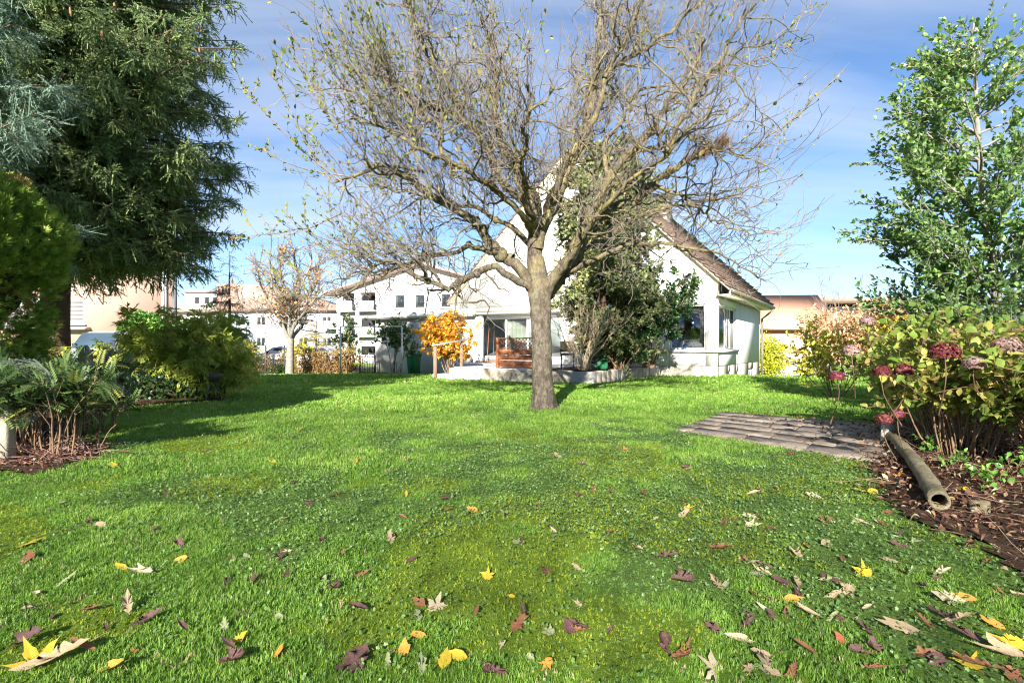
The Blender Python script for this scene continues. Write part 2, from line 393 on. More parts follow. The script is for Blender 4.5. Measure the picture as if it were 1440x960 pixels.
def patch(name, poly, step, mat, dz=.006, mound=0., rag=.12, seed=3):
    p = np.array(poly); xs = np.arange(p[:, 0].min() - .3, p[:, 0].max() + .3, step); ys = np.arange(p[:, 1].min() - .3, p[:, 1].max() + .3, step)
    A, B = np.meshgrid(xs, ys); wx = (fbm(A, B, 2.2, seed) - .5) * rag * 4; wy = (fbm(A, B, 2.2, seed + 40) - .5) * rag * 4
    ins = inpoly(A + wx, B + wy, poly); H = ground(A, B) + dz + mound * fbm(A, B, 3.5, seed + 7, 4)
    n = len(xs); I, J = np.meshgrid(np.arange(n - 1), np.arange(len(ys) - 1)); k = (ins[:-1, :-1] & ins[1:, :-1] & ins[:-1, 1:] & ins[1:, 1:])
    q = (J * n + I)[k]; o = mesh(name, np.stack([A, B, H], -1).reshape(-1, 3), np.stack([q, q + 1, q + 1 + n, q + n], -1), mat, smooth=True)
    bm_clean(o); return tag(o, kind='structure')
def bm_clean(o):
    import bmesh
    b = bmesh.new(); b.from_mesh(o.data); bmesh.ops.delete(b, geom=[v for v in b.verts if not v.link_faces], context='VERTS'); b.to_mesh(o.data); b.free()
soil = m_plain('soil', (.045, .028, .018), (.11, .065, .042), 14, .95, .1, 60, .9, bd=.03, contrast=(.35, .62), c3=(.075, .05, .035))
patch('flower_bed_soil', BED_R, .06, soil, .004, .018)
patch('border_soil', BED_L, .07, soil, .004, .02, seed=9)

# old paving of concrete slabs
pav = m_plain('old_slab', (.20, .165, .135), (.33, .28, .235), 5, .92, .15, 45, .8, contrast=(.35, .65), c3=(.10, .08, .055))
rng = np.random.default_rng(5)
p = np.array(PAVE); nu, nv = 7, 5; mb = MB()
mbj = MB()
zz = float(ground(4, 7.5))
mbj.prism([(*(p[0] + (-.02, 0)), zz - .05), (*p[3], zz - .05), (*p[2], zz - .05), (*p[1], zz - .05)], (0, 0, .062)); 
jo = mbj.build('paving_joints', m_plain('joint_dirt', (.15, .12, .08), (.09, .09, .045), 12, .95, .1, 60, .6)); tag(jo, kind='structure')
nv, nu = 6, 3.9
for j in range(nv):
    off = rng.uniform(-.5, .5)
    for i in range(-1, 5):
        b0, b1 = j / nv + .002 + rng.uniform(0, .007), (j + 1) / nv - .002 - rng.uniform(0, .005); a0, a1 = max(0, (i + off) / nu + .003), min(1, (i + 1 + off) / nu - .003)
        if a1 - a0 < .03: continue
        def q2(a, b): return p[0] * (1-a) * (1-b) + p[3] * a * (1-b) + p[2] * a * b + p[1] * (1-a) * b
        zt = zz + .026 + rng.uniform(-.003, .003); tl = rng.uniform(-.005, .005, 4)
        ring = [q2(a0, b0), q2(a1, b0), q2(a1, b1), q2(a0, b1)]
        c0 = sum(ring) / 4; top = [(*(c0 + (r - c0) * .975), zt + tl[k]) for k, r in enumerate(ring)]; mid = [(*r, zt - .012) for r in ring]; bot = [(*r, zz - .03) for r in ring]
        mb.add(top + mid + bot, np.array([(0,1,2,3)] + [(4+k, 4+(k+1)%4, (k+1)%4, k) for k in range(4)] + [(8+k, 8+(k+1)%4, 4+(k+1)%4, 4+k) for k in range(4)]))
tag(mb.build('paving', pav), kind='structure')

# lane beyond the garden hedge
asph = m_plain('asphalt', (.05, .05, .052), (.075, .073, .07), 3, .9, .2, 80, .4)
mb = MB(); A, B = np.meshgrid(np.linspace(-60, -9, 18), np.linspace(33, 42, 10)); n = 18
I, J = np.meshgrid(np.arange(17), np.arange(9)); q = (J * n + I).ravel()
tag(mesh('road', np.stack([A, B, ground(A, B) + .012], -1).reshape(-1, 3), np.stack([q, q+1, q+1+n, q+n], -1), asph), kind='structure')
mb = MB(); A, B = np.meshgrid(np.linspace(-34, -11.6, 18), np.linspace(15, 28, 10)); q = (J * n + I).ravel()
tag(mesh('parking_area', np.stack([A, B, ground(A, B) + .01], -1).reshape(-1, 3), np.stack([q, q+1, q+1+n, q+n], -1), asph), kind='structure')
# ------------------------------------------------------------------ the white house
white = m_plain('white_render', (.66, .655, .64), (.61, .605, .59), 1.3, .9, .15, 120, .25, c3=(.56, .55, .53))
cream = m_plain('cream_plinth', (.44, .40, .33), (.36, .33, .27), 2, .9, .15, 70, .35, c3=(.29, .27, .23))
wframe = m_plain('white_paint', (.78, .78, .77), (.72, .72, .71), 3, .45, .4, 50, .05)
soffm = m_plain('cream_boards', (.68, .62, .50), (.60, .55, .44), 2, .7, .2, 20, .1, stretch=(1, 1, 1))
gut = m_plain('aged_gutter', (.16, .13, .10), (.24, .21, .18), 5, .5, .5, 30, .1, metal=.4)
t = NT('roof_tiles'); v = t.coord(); 
wv = t.n('ShaderNodeTexWave', wave_type='BANDS', bands_direction='Z'); wv.inputs['Scale'].default_value = 1.05; wv.inputs['Distortion'].default_value = .4; t.l(v, wv.inputs[0])
c = t.ramp(t.noise(v, 3.3, 8, .75), [(.3, (.085, .058, .048)), (.5, (.15, .105, .088)), (.7, (.24, .19, .165))])
t.bsdf(c, .85, .2, bump=t.math('ADD', wv.outputs['Fac'], t.noise(v, 14, 4)), bstr=.6, bdist=.05); tiles = MT['roof_tiles']
glass = m_clear('window_glass'); dglass = m_glass('dark_glass'); dark = m_plain('dark_interior', (.12, .11, .10), (.16, .15, .14), 1)
curtain = m_plain('pale_curtain', (.50, .48, .36), (.42, .42, .32), 2, .9, .1, 9, .5, stretch=(6, 6, .3))
conc = m_plain('weathered_concrete', (.42, .38, .31), (.30, .27, .22), 2.2, .92, .15, 26, .6, c3=(.17, .145, .11), contrast=(.35, .6), bd=.02)
concg = m_plain('grey_concrete', (.26, .26, .25), (.36, .36, .34), 3, .9, .2, 60, .4)
C0 = np.array([7.77, 21.5, 0.]); U = np.array([.843, -.537, 0]); W = np.array([.537, .843, 0])
def HT(V): return C0 + V[:, 0:1] * U + V[:, 1:2] * W + V[:, 2:3] * np.array([0, 0, 1.])
def hp(x, y, z): return HT(np.array([[x, y, z]], float))[0]
house = empty('house', hp(-6, 0, .0), 'white gabled house with corner window, brown tiled roof and glazed porch behind the tree', 'house')
def wallx(mb, x0, x1, z0, z1, y0, y1, holes):
    """wall along x with rectangular holes (x0,x1,z0,z1)"""
    xs = sorted({x0, x1, *[h[0] for h in holes], *[h[1] for h in holes]}); 
    for a, b in zip(xs[:-1], xs[1:]):
        hs = sorted([(h[2], h[3]) for h in holes if h[0] <= a + 1e-6 and h[1] >= b - 1e-6]); z = z0
        for h0, h1 in hs:
            if h0 > z + 1e-4: mb.box((a, y0, z), (b, y1, h0))
            z = h1
        if z < z1 - 1e-4: mb.box((a, y0, z), (b, y1, z1))
def wally(mb, y0, y1, z0, z1, x0, x1, holes):
    ys = sorted({y0, y1, *[h[0] for h in holes], *[h[1] for h in holes]})
    for a, b in zip(ys[:-1], ys[1:]):
        hs = sorted([(h[2], h[3]) for h in holes if h[0] <= a + 1e-6 and h[1] >= b - 1e-6]); z = z0
        for h0, h1 in hs:
            if h0 > z + 1e-4: mb.box((x0, a, z), (x1, b, h0))
            z = h1
        if z < z1 - 1e-4: mb.box((x0, a, z), (x1, b, z1))
XR, XL, XM, AP = 0., -12.4, -6.2, 9.35
fw = (-1.85, -.45, 1.03, 2.79); sw = (.24, 3.5, 1.03, 2.75)
m = MB(HT)
wallx(m, -6.5, 0, .41, 3.0, 0, .3, [fw, (-5.6, -3.4, .41, 2.6)])
wallx(m, XL, -11.2, .41, 3.0, 0, .3, [])
wally(m, .3, 9.3, .41, 3.05, -.3, 0, [sw])
wally(m, .3, 9.3, .41, 3.0, XL, XL + .3, [])
wallx(m, XL, 0, .41, 3.0, 9.3, 9.6, [])
m.box((-11.2, 0, 2.66), (-6.5, .3, 3.0))                         # lintel over the porch
m.prism([(XL, .0, 3.0), (0, .0, 3.0), (0, .0, 3.73), (XM, .0, 9.66), (XL, .0, 3.73)], (0, .3, 0))    # gable
m.prism([(XL, 9.3, 3.0), (0, 9.3, 3.0), (0, 9.3, 3.73), (XM, 9.3, 9.66), (XL, 9.3, 3.73)], (0, .3, 0))
m.box((-11.2, .34, .41), (-6.5, .6, .62)); m.box((-11.2, .34, 2.55), (-6.5, .6, 3.0))
m.box((-6.5, .3, .41), (-6.3, 2.1, 3.0)); m.box((-11.4, .3, .41), (-11.2, 2.1, 3.0))
m.build('wall', white, house)
m = MB(HT); m.box((XL, .02, -1.1), (-.02, .28, .41)); wally(m, .28, 9.28, -1.1, .41, -.28, -.02, [(1.9, 2.35, -.15, .15), (3.5, 3.95, -.35, .1), (6.4, 7.6, -.62, .12)]); m.box((XL + .02, .28, -1.1), (XL + .28, 9.28, .41))
m.build('plinth', cream, house)
for (a, b, z0, z1) in ((1.9, 2.35, -.15, .15), (3.5, 3.95, -.35, .1)):
    m = MB(HT); m.box((-.10, a, z0), (-.06, b, z1)); m.build('cellar_window', m_plain('dark_pane', (.02, .02, .022), None, 3, .5) if 'dark_pane' not in MT else MT['dark_pane'], house)
m = MB(HT); m.box((-.12, 6.42, -.6), (-.07, 7.58, .1)); m.box((-.07, 6.5, -.5), (-.055, 6.98, .04)); m.box((-.07, 7.02, -.5), (-.055, 7.5, .04)); m.build('cellar_shutter', m_plain('grey_shutter', (.5, .52, .55), None, 3, .6), house)
# room inside the corner
m = MB(HT); m.box((-5.0, .3, .40), (-.3, 6, .44)); m.box((-5, .3, 2.96), (-.3, 6, 3.0)); m.box((-5.1, .3, .44), (-5, 6, 2.96)); m.box((-5, 6, .44), (-.3, 6.1, 2.96))
m.build('room_lining', m_plain('room_wall', (.42, .38, .33), (.36, .33, .29), 1), house)
# roof
def slab(side, yA, yB, th=.22, over=.52):
    xe = (over if side > 0 else XL - over); ze = 3.25; xa = XM; za = ze + abs(xe - XM) * (AP + .35 - ze) / (over - XM)
    nx_, nz_ = (za - ze), abs(xa - xe); L = math.hypot(nx_, nz_); n = np.array([side * nx_ / L, 0, nz_ / L]) * th
    a = np.array([xe, yA, ze]); b = np.array([xa, yA, za]); return a, b, n
rf = MB(HT)
for side in (1, -1):
    a, b, n = slab(side, -.24, 9.9)
    N = 34
    for k in range(N):   # overlapping courses of tiles
        p0 = a + (b - a) * k / N; p1 = a + (b - a) * (k + 1.12) / N
        if k == N - 1: p1 = b
        o0 = n * .62; o1 = n * .35
        rf.prism([p0 + o0 - n * .3, p1 + o1 - n * .3, p1 + o1, p0 + o0 + n * .12], (0, 10.14, 0))
r_o = rf.build('roof', tiles, house)
m = MB(HT)
for side in (1, -1):
    a, b, n = slab(side, -.2, 9.85); m.prism([a + n * -.25, b + n * -.25, b + n * .3, a + n * .3], (0, .06, 0)); m.prism([a + n * -.02, b + n * -.02, b + n * .3, a + n * .3], (0, 10.0, 0))
m.build('barge_board', soffm, house)
m = MB(HT); m.box((.0, -.2, 3.06), (.5, 9.85, 3.10)); m.box((.46, -.2, 3.10), (.52, 9.85, 3.27)); m.build('soffit', soffm, house)
m = MB(HT); m.box((XL - .5, -.2, 3.06), (XL, 9.85, 3.10)); m.build('soffit', soffm, house)
m = MB(HT); m.tube([(.60, -.25, 3.20), (.60, 9.95, 3.17)], .075, 10); m.build('gutter', gut, house)
m = MB(HT); m.tube([(.60, 9.5, 3.15), (.60, 9.5, 3.02), (.35, 9.48, 2.8), (.1, 9.46, 2.6), (.1, 9.46, 1.0), (.1, 9.46, -.9)], .05, 8); m.build('downpipe', gut, house, smooth=True)
m = MB(HT); m.box((-3.9, 4.6, 5.6), (-3.3, 5.2, 8.35)); m.box((-4.0, 4.5, 8.35), (-3.2, 5.3, 8.45)); ch = m.build('chimney', gut, house)
# corner window: front and side
def win_x(x0, x1, z0, z1, y, divs, nm='window', mat=None, gm=None, fr=.07):
    f = MB(HT); f.box((x0, y, z0), (x1, y + .07, z0 + fr)); f.box((x0, y, z1 - fr), (x1, y + .07, z1))
    for d in [x0] + list(divs) + [x1 - fr]: f.box((d, y + .002, z0 + fr), (d + fr, y + .068, z1 - fr))
    o = f.build(nm, mat or wframe, house); gg = MB(HT); gg.box((x0 + fr * .6, y + .03, z0 + fr * .6), (x1 - fr * .6, y + .04, z1 - fr * .6)); gg.build('pane', gm or glass, o); return o
def win_y(y0, y1, z0, z1, x, divs, nm='window', fr=.07):
    f = MB(HT); f.box((x - .07, y0, z0), (x, y1, z0 + fr)); f.box((x - .07, y0, z1 - fr), (x, y1, z1))
    for d in [y0] + list(divs) + [y1 - fr]: f.box((x - .068, d, z0 + fr), (x - .002, d + fr, z1 - fr))
    o = f.build(nm, wframe, house); gg = MB(HT); gg.box((x - .04, y0 + fr * .6, z0 + fr * .6), (x - .03, y1 - fr * .6, z1 - fr * .6)); gg.build('pane', glass, o); return o
win_x(*fw, .10, []); w2 = win_y(*sw, -.10, [1.7, 2.6]); 
m = MB(HT); m.box((-.07, 1.72, 1.12), (-.04, 2.0, 2.66)); m.box((-.07, 2.1, 1.12), (-.03, 2.16, 2.66)); m.build('frame', m_plain('grey_frame', (.33, .32, .31), None, 4, .6), w2)
m = MB(HT); m.box((-2.7, -.09, .93), (.09, -.0, 1.02)); m.box((.0, -.0, .93), (.09, 3.65, 1.02)); m.build('window_sill', m_plain('grey_sill', (.5, .5, .5), (.42, .42, .42), 4, .6), house)
# porch: columns, glazing, curtains
for x in (-11.05, -6.55):
    m = MB(HT); m.box((x - .1, -.03, .405), (x + .1, .2, 2.66), .01); m.build('porch_column', wframe, house)
g_o = win_x(-11.2, -6.5, .62, 2.55, .38, [-9.85, -8.65, -7.5], 'porch_glazing', fr=.09)
m = MB(HT)
xs = np.linspace(-11.1, -6.6, 90); yy = .50 + .02 * np.sin(np.arange(90) * 1.5)
V = np.array([(x, y, z) for z in (.6, 2.5) for x, y in zip(xs, yy)]); i = np.arange(89)
m.add(V, np.stack([i, i + 1, i + 91, i + 90], -1)); m.build('curtain', curtain, house)
m = MB(HT); m.box((-5.6, .12, .43), (-3.4, .17, 2.6)); m.build('terrace_door', dglass, house)
m = MB(HT); m.box((-11.3, -.16, 2.68), (-6.3, -.001, 2.78)); m.box((-11.3, -.16, 2.78), (-6.3, -.12, 3.0)); m.build('porch_canopy', m_plain('grey_canopy', (.33, .34, .30), (.42, .42, .38), 3, .8), house)
# low garage wing
m = MB(HT); m.box((-18.1, .0, -.6), (-12.4, .28, 2.62)); m.box((-18.1, .28, -.6), (-17.82, 6.5, 2.62)); m.box((-12.4, .0, -.6), (-12.38, .02, .41)); m.build('garage_wall', white, house)
m = MB(HT); m.box((-18.75, -.35, 2.62), (-11.25, -.02, 2.68)); m.box((-18.75, -.02, 2.62), (-12.42, 6.9, 2.68)); m.build('garage_soffit', m_plain('grey_soffit', (.30, .30, .29), None, 3), house)  # soffit in one plain mid grey
m = MB(HT); m.box((-18.8, -.4, 2.68), (-11.2, -.03, 2.86)); m.box((-18.8, -.03, 2.68), (-12.42, 6.95, 2.86)); m.build('garage_roof', m_plain('pale_fascia', (.66, .67, .68), (.55, .56, .57), 3, .6), house)
for x in (-17.4, -16.3, -15.2, -14.0, -12.9):
    m = MB(HT); m.lathe([(.0, 2.86), (.13, 2.862), (.11, 2.92), (.05, 2.96), (0, 2.97)], (x, -.1, 0), 10); m.build('roof_vent', gut, house, smooth=True)

# ------------------------------------------------------------------ terrace, retaining wall, steps
m = MB(HT); m.box((-11.2, -2.5, -.5), (-6.35, 1.88, .405)); m.box((-8.0, -5.75, -.5), (-6.35, -2.5, .402)); m.box((-6.35, -6.28, -.5), (-4.6, 1.88, .404)); m.box((-4.6, -.9, -.5), (-2.4, -.02, .403))
tag(m.build('terrace_floor', m_plain('terrace_slabs', (.45, .45, .44), (.52, .52, .50), 3, .85, .2, 60, .2)), kind='structure')
m = MB(HT); A, B = np.meshgrid(np.linspace(-4.6, -2.42, 24), np.linspace(-6.28, -.9, 50)); 
hh = .33 + .12 * fbm(A, B, 2, 8) * np.minimum(1, np.minimum(A + 4.6, -2.42 - A) * 3 + .3); I, J = np.meshgrid(np.arange(23), np.arange(49)); q = (J * 24 + I).ravel()
m.add(np.stack([A, B, hh], -1).reshape(-1, 3), np.stack([q, q+1, q+25, q+24], -1)); tag(m.build('planter_soil', soil, smooth=True), kind='structure')
rw = empty('retaining_wall', hp(-2.3, -6.4, 0), 'low weathered concrete retaining wall holding up the terrace and planting bed', 'retaining wall')
rng = np.random.default_rng(11); m = MB(HT); x = -6.34
while x < -3.0:
    wd = rng.choice([.95, .42, .42]) if x > -4.9 else 1.25; wd = min(wd, -2.9 - x) if x + wd > -3.0 else wd
    dy = rng.uniform(0, .04); m.box((x, -6.52 - dy, -.45), (x + wd - .012, -6.29, .38 + rng.uniform(-.02, .02)), .012); x += wd
y = -6.3
while y < -.3:
    wd = .4; dx = rng.uniform(0, .035); m.box((-2.4, y, -.5), (-2.16 + dx, y + wd - .012, .38 + rng.uniform(-.025, .02)), .012); y += wd
m.build('wall_block', conc, rw)
m = MB(HT); m.box((-2.95, -6.56, -.45), (-2.13, -6.32, .37), .015); m.build('corner_block', concg, rw)
st = empty('garden_steps', hp(-7.4, -6.3, 0), 'grey stone steps leading from the lawn up to the terrace', 'steps')
gran = m_plain('granite_step', (.42, .43, .44), (.52, .53, .54), 9, .8, .3, 120, .3)
m = MB(HT); m.box((-8.4, -6.6, -.3), (-6.37, -5.77, .17), .01); m.build('step', gran, st)
m = MB(HT); m.box((-8.02, -6.12, .173), (-6.37, -5.77, .37), .01); m.build('step', gran, st)
m = MB(HT); m.box((-8.1, -5.76, -.3), (-7.99, -2.52, .40), .01); m.build('side_kerb', gran, st)
hr = empty('handrail', P(613, 520, 20.3), 'grey handrail on two wooden posts beside the garden steps', 'handrail')
wood = m_plain('grey_wood', (.16, .10, .065), (.25, .17, .12), 6, .85, .2, 40, .4, stretch=(3, 3, .5))
a = P(612, 487, 20.3); b = P(649, 480, 21.8)
for q in (a, b):
    m = MB(); g = float(ground(q[0], q[1])); m.box((q[0]-.06, q[1]-.06, g - .1), (q[0]+.06, q[1]+.06, q[2]), .01); m.build('post', wood, hr)
m = MB(); m.tube([a + (-.1, -.1, .03), b + (.25, .25, .09)], .03, 8); m.build('rail', m_plain('galvanised', (.55, .56, .56), None, 5, .4, .5, metal=.5), hr)

# lattice-topped fence panel on the terrace
fp = empty('lattice_fence', hp(-5.0, -6.15, .4), 'red brown wooden fence panel with lattice top on the terrace edge', 'fence panel')
rw_ = m_plain('red_brown_wood', (.33, .125, .055), (.24, .085, .04), 5, .7, .3, 50, .35, stretch=(.6, .6, 5), c3=(.40, .20, .11))
for x in (-5.93, -4.2):
    m = MB(HT); m.box((x, -6.2, .38), (x + .10, -6.1, 1.46), .008); m.build('post', rw_, fp)
for k in range(3):
    m = MB(HT); m.box((-5.83, -6.165, .5 + k * .185), (-4.2, -6.135, .675 + k * .185), .006); m.build('board', rw_, fp)
m = MB(HT); m.box((-5.83, -6.18, 1.055), (-4.2, -6.12, 1.10)); m.box((-5.83, -6.18, 1.40), (-4.2, -6.12, 1.45)); m.box((-5.83, -6.18, .45), (-4.2, -6.12, .497)); m.build('rail', rw_, fp)
m = MB(HT); 
for k in range(-2, 14):
    for sg in (1, -1):
        x0 = -5.83 + k * .135; x1 = x0 + .3; 
        if sg < 0: x0, x1 = x1, x0
        za, zb = 1.10, 1.40
        if max(x0, x1) <= -4.2 and min(x0, x1) >= -5.83: m.bar((x0, -6.15 + sg * .006, za), (x1, -6.15 + sg * .006, zb), .018, .01, up=(0, 1, 0))
m.build('lattice', rw_, fp)

# garden tools leaning in the porch
for k, (px, lab) in enumerate(((686, 'garden rake leaning at the left end of the porch'), (693, 'garden broom leaning beside the rake in the porch'))):
    base = hp(-10.15 + k * .28, -.7 + .1*k, .41); tp = hp(-10.75 + k * .3, .34, 2.05 - .12 * k)
    e = empty('garden_rake' if k == 0 else 'broom', base, lab, 'rake' if k == 0 else 'broom')
    m = MB(); m.tube([base + (0, 0, .08), tp], .018, 6); m.build('handle', m_plain('tool_wood%d' % k, (.28, .11, .05) if k == 0 else (.10, .08, .06), None, 8), e)
    m = MB()
    if k == 0:
        m.bar(base + (-.2, 0, .07), base + (.2, .0, .07), .025)
        for q in range(9): m.bar(base + (-.19 + q * .047, 0, .07), base + (-.19 + q * .047, -.03, .0), .008)
    else:
        m.box(base + (-.17, -.03, .1), base + (.17, .03, .15)); 
        for q in range(14): m.bar(base + (-.16 + q * .025, 0, .1), base + (-.18 + q * .027, -.01, .0), .016)
    m.build('head', m_plain('tool_head%d' % k, (.30, .12, .06), None, 8), e)

# folding chair with cream back and blue seat
ch_ = empty('folding_chair', P(798, 513, 19.6), 'folding chair with cream back and dark blue seat on the terrace', 'chair')
o = P(798, 512, 19.6); o[2] = .41
navy = m_plain('navy_cloth', (.02, .035, .10), (.03, .05, .14), 6, .8); cw = m_plain('cream_cloth', (.44, .33, .2), (.36, .28, .18), 4, .9)
m = MB()
for s in (-.21, .21):
    m.bar(o + (s, -.2, 0), o + (s, .18, .45), .03); m.bar(o + (s, .2, 0), o + (s, -.18, .45), .03); m.bar(o + (s, .14, .4), o + (s, .24, .92), .03)
m.bar(o + (-.21, -.12, .1), o + (.21, -.12, .1), .02)
m.build('frame', m_plain('blue_metal', (.03, .05, .13), None, 6, .5), ch_)
m = MB(); m.box(o + (-.24, -.22, .44), o + (.24, .2, .50), .015); m.build('seat', navy, ch_)
m = MB(); m.box(o + (-.23, .19, .55), o + (.23, .23, .93), .012); m.build('backrest', cw, ch_)
# tipped watering can
wc = empty('watering_can', P(840, 517, 18.3), 'green plastic watering can lying on its side on the planting bed', 'watering can')
gp = m_plain('green_plastic', (.02, .17, .07), (.03, .22, .10), 5, .45, .5); o = P(840, 516, 18.3); o[2] = .53
m = MB(); rp_ = [(0, .0), (.12, .0), (.135, .03), (.135, .26), (.10, .32), (.05, .33)]
an = np.linspace(0, 2*math.pi, 17)[:-1]; V = np.array([[h, r*math.cos(a), r*math.sin(a)] for r, h in rp_ for a in an]) + o
m.add(V, np.array([(j*16+i, j*16+(i+1)%16, (j+1)*16+(i+1)%16, (j+1)*16+i) for j in range(5) for i in range(16)])); m.build('body', gp, wc, smooth=True)
m = MB(); m.tube([o + (.02, 0, -.05), o + (-.12, -.02, .0), o + (-.30, -.04, .03), o + (-.38, -.05, .02)], [.035, .03, .02, .045], 8); m.build('spout', gp, wc, smooth=True)
m = MB(); m.tube([o + (.3, 0, .08), o + (.36, 0, .16), o + (.2, 0, .22), o + (.05, 0, .13)], .014, 6); m.build('handle', gp, wc, smooth=True)

# green wheeled bin
bx, by = P(582, 524, 28.3)[:2]; bz = float(ground(bx, by)); bn = empty('wheeled_bin', (bx, by, bz), 'dark green wheeled rubbish bin by the white garage wall', 'bin')
m = MB(); z0, z1 = bz + .04, bz + .98
V = [(bx-.24,by-.25,z0),(bx+.24,by-.25,z0),(bx+.24,by+.25,z0),(bx-.24,by+.25,z0),(bx-.31,by-.33,z1),(bx+.31,by-.33,z1),(bx+.31,by+.33,z1),(bx-.31,by+.33,z1)]
m.add(V, np.array([(0,3,2,1),(0,1,5,4),(1,2,6,5),(2,3,7,6),(3,0,4,7)])); m.box((bx-.345, by-.37, z1 - .07), (bx+.345, by+.35, z1), .015)
for q in (-.12, .12): m.box((bx+q-.012, by-.335, z0 + .12), (bx+q+.012, by-.27, z1 - .1))
bg_ = m_plain('bin_green', (.015, .14, .055), (.025, .17, .07), 4, .5, .45); m.build('body', bg_, bn)
m = MB(); m.prism([(bx-.35, by-.39, z1+.005), (bx-.35, by+.37, z1+.03), (bx-.35, by+.33, z1+.10), (bx-.35, by-.2, z1+.09)], (.70, 0, 0)); m.build('lid', bg_, bn)
for s in (-.25, .25):
    m = MB(); m.T = None; c = np.array([bx + s, by + .24, bz + .1]); m.tube([c + (-.03, 0, 0), c + (.03, 0, 0)], .1, 14); m.build('wheel', m_plain('black_rubber', (.02, .02, .02), None, 5) if 'black_rubber' not in MT else MT['black_rubber'], bn)
# washing frame of thin pipes
a = P(479, 459, 25.5); b = P(565, 459, 25.5); wf = empty('washing_line_frame', (a[0], a[1], ground(a[0], a[1])), 'thin grey pipe frame for a washing line, on the lawn before the garage', 'washing line')
gal = MT['galvanised']
for q in (a, b):
    m = MB(); m.tube([(q[0], q[1], ground(q[0], q[1]) - .1), q], .032, 8); m.build('post', gal, wf)
m = MB(); m.tube([a + (0, 0, .0), b + (0, 0, 0)], .028, 8); m.build('crossbar', gal, wf)
# ------------------------------------------------------------------ neighbouring buildings
def frame_of(o, ang):
    o = np.array(o, float); u = np.array([math.cos(ang), math.sin(ang), 0]); v = np.array([-math.sin(ang), math.cos(ang), 0])
    return lambda V: o + V[:, 0:1] * u + V[:, 1:2] * v + V[:, 2:3] * np.array([0, 0, 1.])
def window(root, T, x0, x1, z0, z1, y=0, mf=None, mp_=None, sill=True, blinds=None):
    m = MB(T); f = .08
    m.box((x0, y - .03, z0), (x1, y + .05, z0 + f)); m.box((x0, y - .03, z1 - f), (x1, y + .05, z1)); m.box((x0, y - .03, z0 + f), (x0 + f, y + .05, z1 - f)); m.box((x1 - f, y - .03, z0 + f), (x1, y + .05, z1 - f))
    if x1 - x0 > 1.1: m.box(((x0+x1)/2 - .04, y - .028, z0 + f), ((x0+x1)/2 + .04, y + .05, z1 - f))
    o = m.build('window', mf or wframe, root)
    m = MB(T); m.box((x0 + .04, y - .012, z0 + .04), (x1 - .04, y - .004, z1 - .04)); m.build('pane', mp_ or dglass, o)
    if blinds:
        m = MB(T)
        for k in range(int((z1 - z0) / .07)): m.prism([(x0 + .05, y - .04, z0 + k*.07), (x0 + .05, y - .06, z0 + .055 + k*.07), (x0 + .05, y - .055, z0 + .058 + k*.07), (x0 + .05, y - .035, z0 + .003 + k*.07)], (x1 - x0 - .1, 0, 0))
        m.build('blind', blinds, o)
    if sill:
        m = MB(T); m.box((x0 - .08, y - .12, z0 - .07), (x1 + .08, y - .031, z0)); m.build('sill', MT['grey_sill'], o)
    return o
pink = m_plain('pink_render', (.72, .50, .40), (.66, .45, .36), .8, .9, .1, 90, .2, c3=(.60, .42, .34))
# pink block behind the spruce
T = frame_of((-35, 30.0, -.3), .02); pb = empty('apartment_block', (-27, 31, -.3), 'salmon pink rendered apartment block seen below the big spruce', 'building')
m = MB(T); m.prism([(0, 0, -.5), (17, 0, -.5), (8.5, 12, -.5), (0, 12, -.5)], (0, 0, 9.3)); m.build('wall', pink, pb)
m = MB(T); m.prism([(-.3, -.3, 8.8), (17.3, -.3, 8.8), (8.8, 12.3, 8.8), (-.3, 12.3, 8.8)], (0, 0, .3)); m.build('roof', gut, pb)
bl = m_plain('pale_blind', (.62, .62, .60), (.55, .55, .53), 3, .6)
for x0, x1, z0, z1 in ((8.2, 12.3, 1.0 + 1.65, 4.05), (1.6, 4.0, 2.7, 4.0), (8.2, 10.6, 5.6, 7.1), (13.4, 15.2, 5.6, 7.1), (1.6, 4, 5.6, 7.1)): window(pb, T, x0, x1, z0, z1, blinds=bl)
m = MB(T); m.box((8.0, -.5, 2.35), (12.6, -.01, 2.5)); m.build('ledge', MT['grey_sill'], pb)
m = MB(T); m.tube([(16.6, -.1, -.5), (16.6, -.1, 8.8)], .07, 8); m.build('downpipe', gal, pb)
lowall = empty('garden_wall', P(195, 484, 28.5), 'low brown topped boundary wall in front of the pink block', 'wall')
m = MB(); a = P(140, 484, 28); b = P(243, 484, 28); m.box((a[0], 28, -.5), (b[0], 28.25, a[2] - .06)); m.build('wall', pink, lowall); m = MB(); m.box((a[0] - .05, 27.92, a[2] - .06), (b[0] + .05, 28.33, a[2] + .05)); m.build('coping', m_plain('brown_coping', (.30, .20, .15), None, 4), lowall)

pale = m_plain('pale_render', (.56, .56, .57), (.50, .50, .52), .5, .9, .1, 60, .2)
bluew = m_plain('bluish_render', (.42, .47, .56), (.38, .43, .52), .5, .9, .1, 60, .2)
